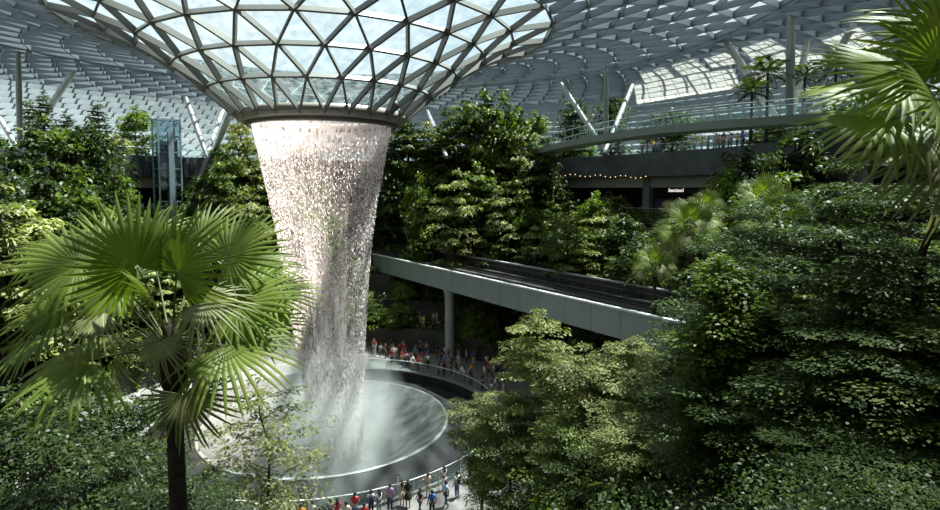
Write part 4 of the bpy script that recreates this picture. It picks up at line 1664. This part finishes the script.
def make_person_meshes(pose):
    """body (skin, head with face, hands with fingers), hair, top, bottoms for one pose; faces -Y, 1.7 high"""
    ar = {  # elbow, wrist for left(+x) and right(-x) arm
        'stand': [((.23, .03, 1.12), (.25, -.06, .88)), ((-.23, .03, 1.12), (-.25, -.06, .88))],
        'phone': [((.22, -.14, 1.16), (.09, -.34, 1.36)), ((-.22, -.14, 1.16), (-.09, -.34, 1.36))],
        'rail': [((.24, -.08, 1.14), (.22, -.34, 1.12)), ((-.24, -.04, 1.13), (-.22, -.30, 1.10))],
        'reach': [((.27, -.08, 1.56), (.20, -.20, 1.82)), ((-.23, .03, 1.12), (-.24, -.08, .90))],
        'walk': [((.22, .10, 1.14), (.23, .06, .90)), ((-.22, -.08, 1.14), (-.22, -.24, .95))],
    }[pose]
    st = .16 if pose == 'walk' else .02
    V = [(0, 0, .95), (0, 0, 1.12), (0, 0, 1.32), (0, .0, 1.43), (0, -.01, 1.49), (0, -.02, 1.56), (0, -.025, 1.63), (0, -.02, 1.68)]
    Rr = [(.15, .10), (.13, .09), (.165, .10), (.085, .075), (.052, .052), (.078, .088), (.084, .096), (.055, .065)]
    E = [(i, i + 1) for i in range(7)]
    hands = []
    for sgn, (el, wr) in zip((1, -1), ar):
        b = len(V)
        el, wr = Vector(el), Vector(wr)
        f = (wr - el).normalized()
        pal = wr + f * .055
        V += [(sgn * .165, 0, 1.395), tuple(el), tuple(wr), tuple(pal)]
        Rr += [.058, .042, .028, (.038, .020)]
        E += [(2, b), (b, b + 1), (b + 1, b + 2), (b + 2, b + 3)]
        hands.append((pal, f, sgn))
    for sgn in (1, -1):
        b = len(V)
        yy = st * sgn
        V += [(sgn * .085, 0, .88), (sgn * .095, -yy * .35 - .01, .48), (sgn * .10, yy * .5 + .03, .09), (sgn * .11, yy * .5 - .03, .04), (sgn * .115, yy * .5 - .14, .035)]
        Rr += [.085, .055, .038, .042, (.042, .030)]
        E += [(0, b), (b, b + 1), (b + 1, b + 2), (b + 2, b + 3), (b + 3, b + 4)]
    bodym = skin_mesh('body', V, E, Rr, [SKIN[0], EYEM, LIPM, SHOEM], 1)
    # shoes take the lowest faces
    for p in bodym.polygons:
        if p.center.z < .085:
            p.material_index = 3
    ex = MB()
    for v in bodym.vertices:
        pass
    # nose, ears, eyes, mouth
    ex.tube([(0, -.105, 1.625), (0, -.128, 1.585), (0, -.105, 1.575)], [.008, .017, .012], 6)
    for sg in (-1, 1):
        ex.ball((sg * .084, -.005, 1.60), (.012, .024, .034), 6, 4)
        ex.ball((sg * .033, -.104, 1.618), (.013, .010, .008), 6, 4, 1)
    ex.ball((0, -.106, 1.545), (.026, .010, .008), 6, 4, 2)
    for pal, f, sgn in hands:
        side = f.cross(Vector((0, -1, .2))).normalized()
        if side.length < .1:
            side = Vector((1, 0, 0))
        curl = Vector((0, -1, 0)) if abs(f.z) > .5 else Vector((0, 0, -1))
        for k, (of, ln) in enumerate(((-.027, .060), (-.009, .072), (.009, .068), (.026, .052))):
            q0 = pal + side * of
            q1 = q0 + f * (.03 + ln * .4)
            q2 = q1 + (f * .75 + curl * .6).normalized() * ln * .45
            ex.tube([q0, q1, q2], [.010, .0095, .007], 5)
        q0 = pal - side * .03 - f * .03
        ex.tube([q0, q0 - side * .03 + f * .03 + curl * .01, q0 - side * .032 + f * .06 + curl * .03], [.012, .011, .008], 5)
    em = ex.mesh('x', [SKIN[0], EYEM, LIPM, SHOEM])
    import bmesh
    bm = bmesh.new()
    bm.from_mesh(bodym)
    bm.from_mesh(em)
    for m_ in ():
        pass
    bm.to_mesh(bodym)
    bm.free()
    bpy.data.meshes.remove(em)
    # clothing, a little fuller than the body
    V2 = [(0, 0, .96), (0, 0, 1.12), (0, 0, 1.32), (0, 0, 1.43)]
    R2 = [(.165, .115), (.15, .108), (.18, .115), (.085, .08)]
    E2 = [(0, 1), (1, 2), (2, 3)]
    for sgn, (el, wr) in zip((1, -1), ar):
        b = len(V2)
        sh = Vector((sgn * .165, 0, 1.395))
        V2 += [tuple(sh), tuple(sh.lerp(Vector(el), .7))]
        R2 += [.072, .062]
        E2 += [(2, b), (b, b + 1)]
    top = skin_mesh('shirt', V2, E2, R2, [CM['white']], 1)
    V3 = [(0, 0, .97)]
    R3 = [(.16, .11)]
    E3 = []
    for sgn in (1, -1):
        b = len(V3)
        yy = st * sgn
        V3 += [(sgn * .085, 0, .88), (sgn * .095, -yy * .35 - .01, .48), (sgn * .10, yy * .5 + .03, .13)]
        R3 += [.10, .072, .058]
        E3 += [(0, b), (b, b + 1), (b + 1, b + 2)]
    tro = skin_mesh('trousers', V3, E3, R3, [CM['denim']], 1)
    hb = MB()
    vs, fs = [], []
    hb.ball((0, .012, 1.645), (.097, .104, .088), 12, 8)
    hb.ball((0, .055, 1.585), (.085, .060, .075), 10, 6)
    hair = hb.mesh('hair', HAIRM[0])
    hb = MB()
    hb.ball((0, .012, 1.645), (.098, .105, .088), 12, 8)
    hb.tube([(0, .05, 1.64), (0, .085, 1.52), (0, .11, 1.38), (0, .11, 1.30)], [.085, .095, .085, .03], 10)
    hair2 = hb.mesh('hair', HAIRM[0])
    dr = MB()
    dr.lathe([(.10, 1.02), (.165, .98), (.20, .80), (.24, .60), (.235, .58), (.0, .70)], n=18)
    skirt = dr.mesh('skirt', CM['black'])
    return dict(body=bodym, shirt=top, trousers=tro, hair=hair, longhair=hair2, skirt=skirt)


PM = {p: make_person_meshes(p) for p in ('stand', 'phone', 'rail', 'reach', 'walk')}
bk = MB()
bk.lathe([(.0, -.22), (.10, -.21), (.135, -.12), (.14, .08), (.11, .20), (.0, .23)], n=12)
BAG = bk.mesh('backpack', CM['navy'])
for v in BAG.vertices:
    v.co.y *= .62
ph = MB()
ph.box((-.075, -.006, -.038), (.075, .006, .038))
PHONE = ph.mesh('phone', M['black'])


def set_slot(o, i, m_):
    o.material_slots[i].link = 'OBJECT'
    o.material_slots[i].material = m_


def person(x, y, z, face, pose, top, bottom, label, group=None, hgt=1.7, woman=False, bag=None, skin=0, hair=0):
    """face: direction the person looks, in radians"""
    s = hgt / 1.7
    t = thing('person', label, 'person', (x, y, z), face + PI / 2, group)
    t.scale = (s, s, s)
    pm = PM[pose]
    o = link('body', pm['body'], t)
    set_slot(o, 0, SKIN[skin])
    o = link('hair', pm['longhair' if woman else 'hair'], t)
    set_slot(o, 0, HAIRM[hair])
    o = link('shirt', pm['shirt'], t)
    set_slot(o, 0, CM[top])
    if bottom.startswith('skirt'):
        o = link('skirt', pm['skirt'], t)
        set_slot(o, 0, CM[bottom.split(':')[1]])
    else:
        o = link('trousers', pm['trousers'], t)
        set_slot(o, 0, CM[bottom])
    if bag:
        o = link('backpack', BAG, t)
        o.location = (0, .20, 1.20)
        set_slot(o, 0, CM[bag])
    if pose in ('phone', 'reach'):
        o = link('phone', PHONE, t)
        o.location = (0, -.42, 1.43) if pose == 'phone' else (.16, -.24, 1.93)
    return t


def near_ring(px, r):
    """point on the near side of the walkway circle at this picture column"""
    d = ray(px, 500)
    a = d.x * d.x + 1
    bq = -2 * (d.x * CX + CY)
    c = CX * CX + CY * CY - r * r
    t_ = (-bq - math.sqrt(max(bq * bq - 4 * a * c, 0))) / (2 * a)
    return d.x * t_, t_


NP = [
    (203, 15.4, 'stand', 'pink', 'black', 0, None, 'person in a pink top alone by the near railing beside the palm trunk'),
    (292, 15.6, 'rail', 'black', 'denim', 1, None, 'person in a black top at the near railing, beside the small open tree'),
    (301, 15.8, 'stand', 'orange', 'black', 0, None, 'person in a bright orange shirt at the near railing'),
    (312, 15.5, 'rail', 'white', 'denim', 0, None, 'person in a white shirt next to the orange shirted one'),
    (322, 15.9, 'stand', 'black', 'grey', 1, None, 'long haired person in black beside the white shirted railing visitor'),
    (330, 15.4, 'phone', 'grey', 'navy', 0, None, 'person in grey holding up a phone at the near railing'),
    (337, 15.7, 'rail', 'red', 'black', 1, None, 'woman in a red top leaning on the near railing'),
    (346, 16.0, 'stand', 'beige', 'brown', 0, None, 'person in beige standing behind the red topped woman'),
    (355, 15.3, 'rail', 'red', 'denim', 0, None, 'man in a red shirt and denim at the near railing'),
    (364, 16.6, 'stand', 'red', 'grey', 0, None, 'man in a red shirt and grey trousers one step back from the railing'),
    (371, 15.1, 'rail', 'white', 'black', 0, 'navy', 'man in white with a dark backpack at the near railing'),
    (379, 15.3, 'phone', 'white', 'grey', 1, None, 'woman in white holding up a phone beside the backpack wearer'),
    (390, 15.1, 'stand', 'purple', 'navy', 0, None, 'man in a mauve shirt and dark trousers at the near railing'),
    (402, 14.95, 'reach', 'beige', 'skirt:beige', 1, None, 'woman in a beige dress raising a phone overhead'),
    (408, 15.3, 'stand', 'black', 'skirt:black', 1, None, 'woman in a black dress beside the beige dress'),
    (420, 16.3, 'walk', 'black', 'denim', 0, None, 'person in black walking behind the near railing'),
    (428, 14.95, 'rail', 'beige', 'beige', 0, None, 'person in pale beige clothes farther along the near railing'),
    (432, 17.0, 'stand', 'blue', 'black', 0, None, 'person in a bright blue shirt behind the near railing'),
    (444, 14.95, 'rail', 'white', 'white', 1, None, 'woman all in white at the near railing below the slim layered tree'),
    (446, 16.6, 'walk', 'light blue', 'denim', 0, None, 'person in pale blue walking towards the slim layered tree'),
    (457, 16.2, 'stand', 'white', 'denim', 0, 'black', 'person in white with a black backpack under the slim layered tree'),
    (470, 15.4, 'rail', 'green', 'beige', 1, None, 'woman in a green top at the railing under the layered trees'),
    (492, 16.4, 'stand', 'white', 'grey', 0, None, 'person in white standing under the layered trees'),
    (500, 17.4, 'walk', 'pink', 'navy', 1, None, 'woman in pink walking under the layered trees'),
    (520, 17.6, 'stand', 'beige', 'denim', 0, None, 'person in beige under the tallest pale layered tree'),
    (585, 19.0, 'walk', 'orange', 'denim', 0, None, 'person in orange far under the layered trees'),
]
for i, (px, r_, pose, top, bot, wm, bag, lab) in enumerate(NP):
    x, y = near_ring(px, r_)
    f = math.atan2(CY - y, CX - x) + random.uniform(-.3, .3)
    if pose == 'walk':
        f += PI / 2
    person(x, y, 0, f, pose, top, bot, lab, None, random.uniform(1.58, 1.78), bool(wm), bag, random.choice((0, 0, 1, 2)), random.choice((0, 0, 1)))
x_, y_ = P(682, 497, 23).x, 23.0
person(x_, y_, ground(x_, y_), R(100), 'walk', 'white', 'grey', 'person in white on the planted step below the climber clad trunk', None, 1.7)

tops = ['white', 'black', 'red', 'blue', 'grey', 'navy', 'pink', 'beige', 'light blue', 'yellow', 'green', 'orange']
wts = [6, 6, 4, 3, 4, 4, 2, 3, 3, 1, 1, 1]
used = []


def crowd(n, where, fn, zf, gap=.55):
    k = tr = 0
    while k < n and tr < n * 60:
        tr += 1
        x, y = fn()
        if any((x - a) ** 2 + (y - b) ** 2 < gap ** 2 for a, b in used):
            continue
        used.append((x, y))
        k += 1
        top = random.choices(tops, weights=wts)[0]
        wm = random.random() < .45
        lab = f'{"long haired" if wm else "short haired"} person in a {top} top {where}'
        person(x, y, zf(x, y), math.atan2(CY - y, CX - x) + random.gauss(0, .7), random.choice(['stand', 'rail', 'phone', 'walk', 'stand']), top,
               random.choice(['denim', 'black', 'grey', 'navy', 'beige', 'brown']), lab, f'people in {top} tops {where}', random.uniform(1.5, 1.8), wm, None, random.choice((0, 0, 1, 2)), random.choice((0, 0, 1)))


def arc_px(pa, pb, ra, rb):
    def fn():
        px, r_ = random.uniform(pa, pb), random.uniform(ra, rb)
        v = on_arc(px, r_)
        return v.x, v.y
    return fn


crowd(62, 'on the far walkway under the guideway', arc_px(372, 505, 14.7, 20.8), lambda x, y: 0)
crowd(12, 'on the far walkway behind the falling water', arc_px(296, 368, 14.7, 19), lambda x, y: 0)
crowd(16, 'on the step above the far walkway', arc_px(372, 450, 22.2, 24.5), lambda x, y: STEP_H[1])


def left_side():
    a = random.uniform(R(150), R(192))
    r_ = random.uniform(14.7, 19.5)
    return CX + r_ * math.cos(a), CY + r_ * math.sin(a)


crowd(26, 'on the walkway beyond the big fan palm', left_side, lambda x, y: 0, .7)
crowd(24, 'at the gallery railing by the lift tower', arc_px(126, 212, 39.8, 41), lambda x, y: 16.0, .5)
crowd(24, 'on the upper terrace above the shop front', arc_px(636, 742, 40.4, 42), lambda x, y: UPPER, .5)
crowd(10, 'on the terrace above the guideway', arc_px(400, 470, 40.4, 41.5), lambda x, y: UPPER, .5)
crowd(8, 'walking before the shop front', arc_px(660, 705, 40.5, 42.5), lambda x, y: 16.0, .6)

# ------------------------------------------------------------------ view settings
scene.view_settings.view_transform = 'Standard'
scene.view_settings.look = 'None'
scene.view_settings.exposure = 0.35
scene.view_settings.gamma = 1.0
scene.view_settings.use_curve_mapping = False
cy_ = scene.cycles
cy_.use_denoising = True
cy_.max_bounces = 8
cy_.diffuse_bounces = 3
cy_.glossy_bounces = 2
cy_.transmission_bounces = 4
cy_.transparent_max_bounces = 24
cy_.volume_bounces = 1
cy_.sample_clamp_indirect = 6.0
cy_.caustics_reflective = False
cy_.caustics_refractive = False
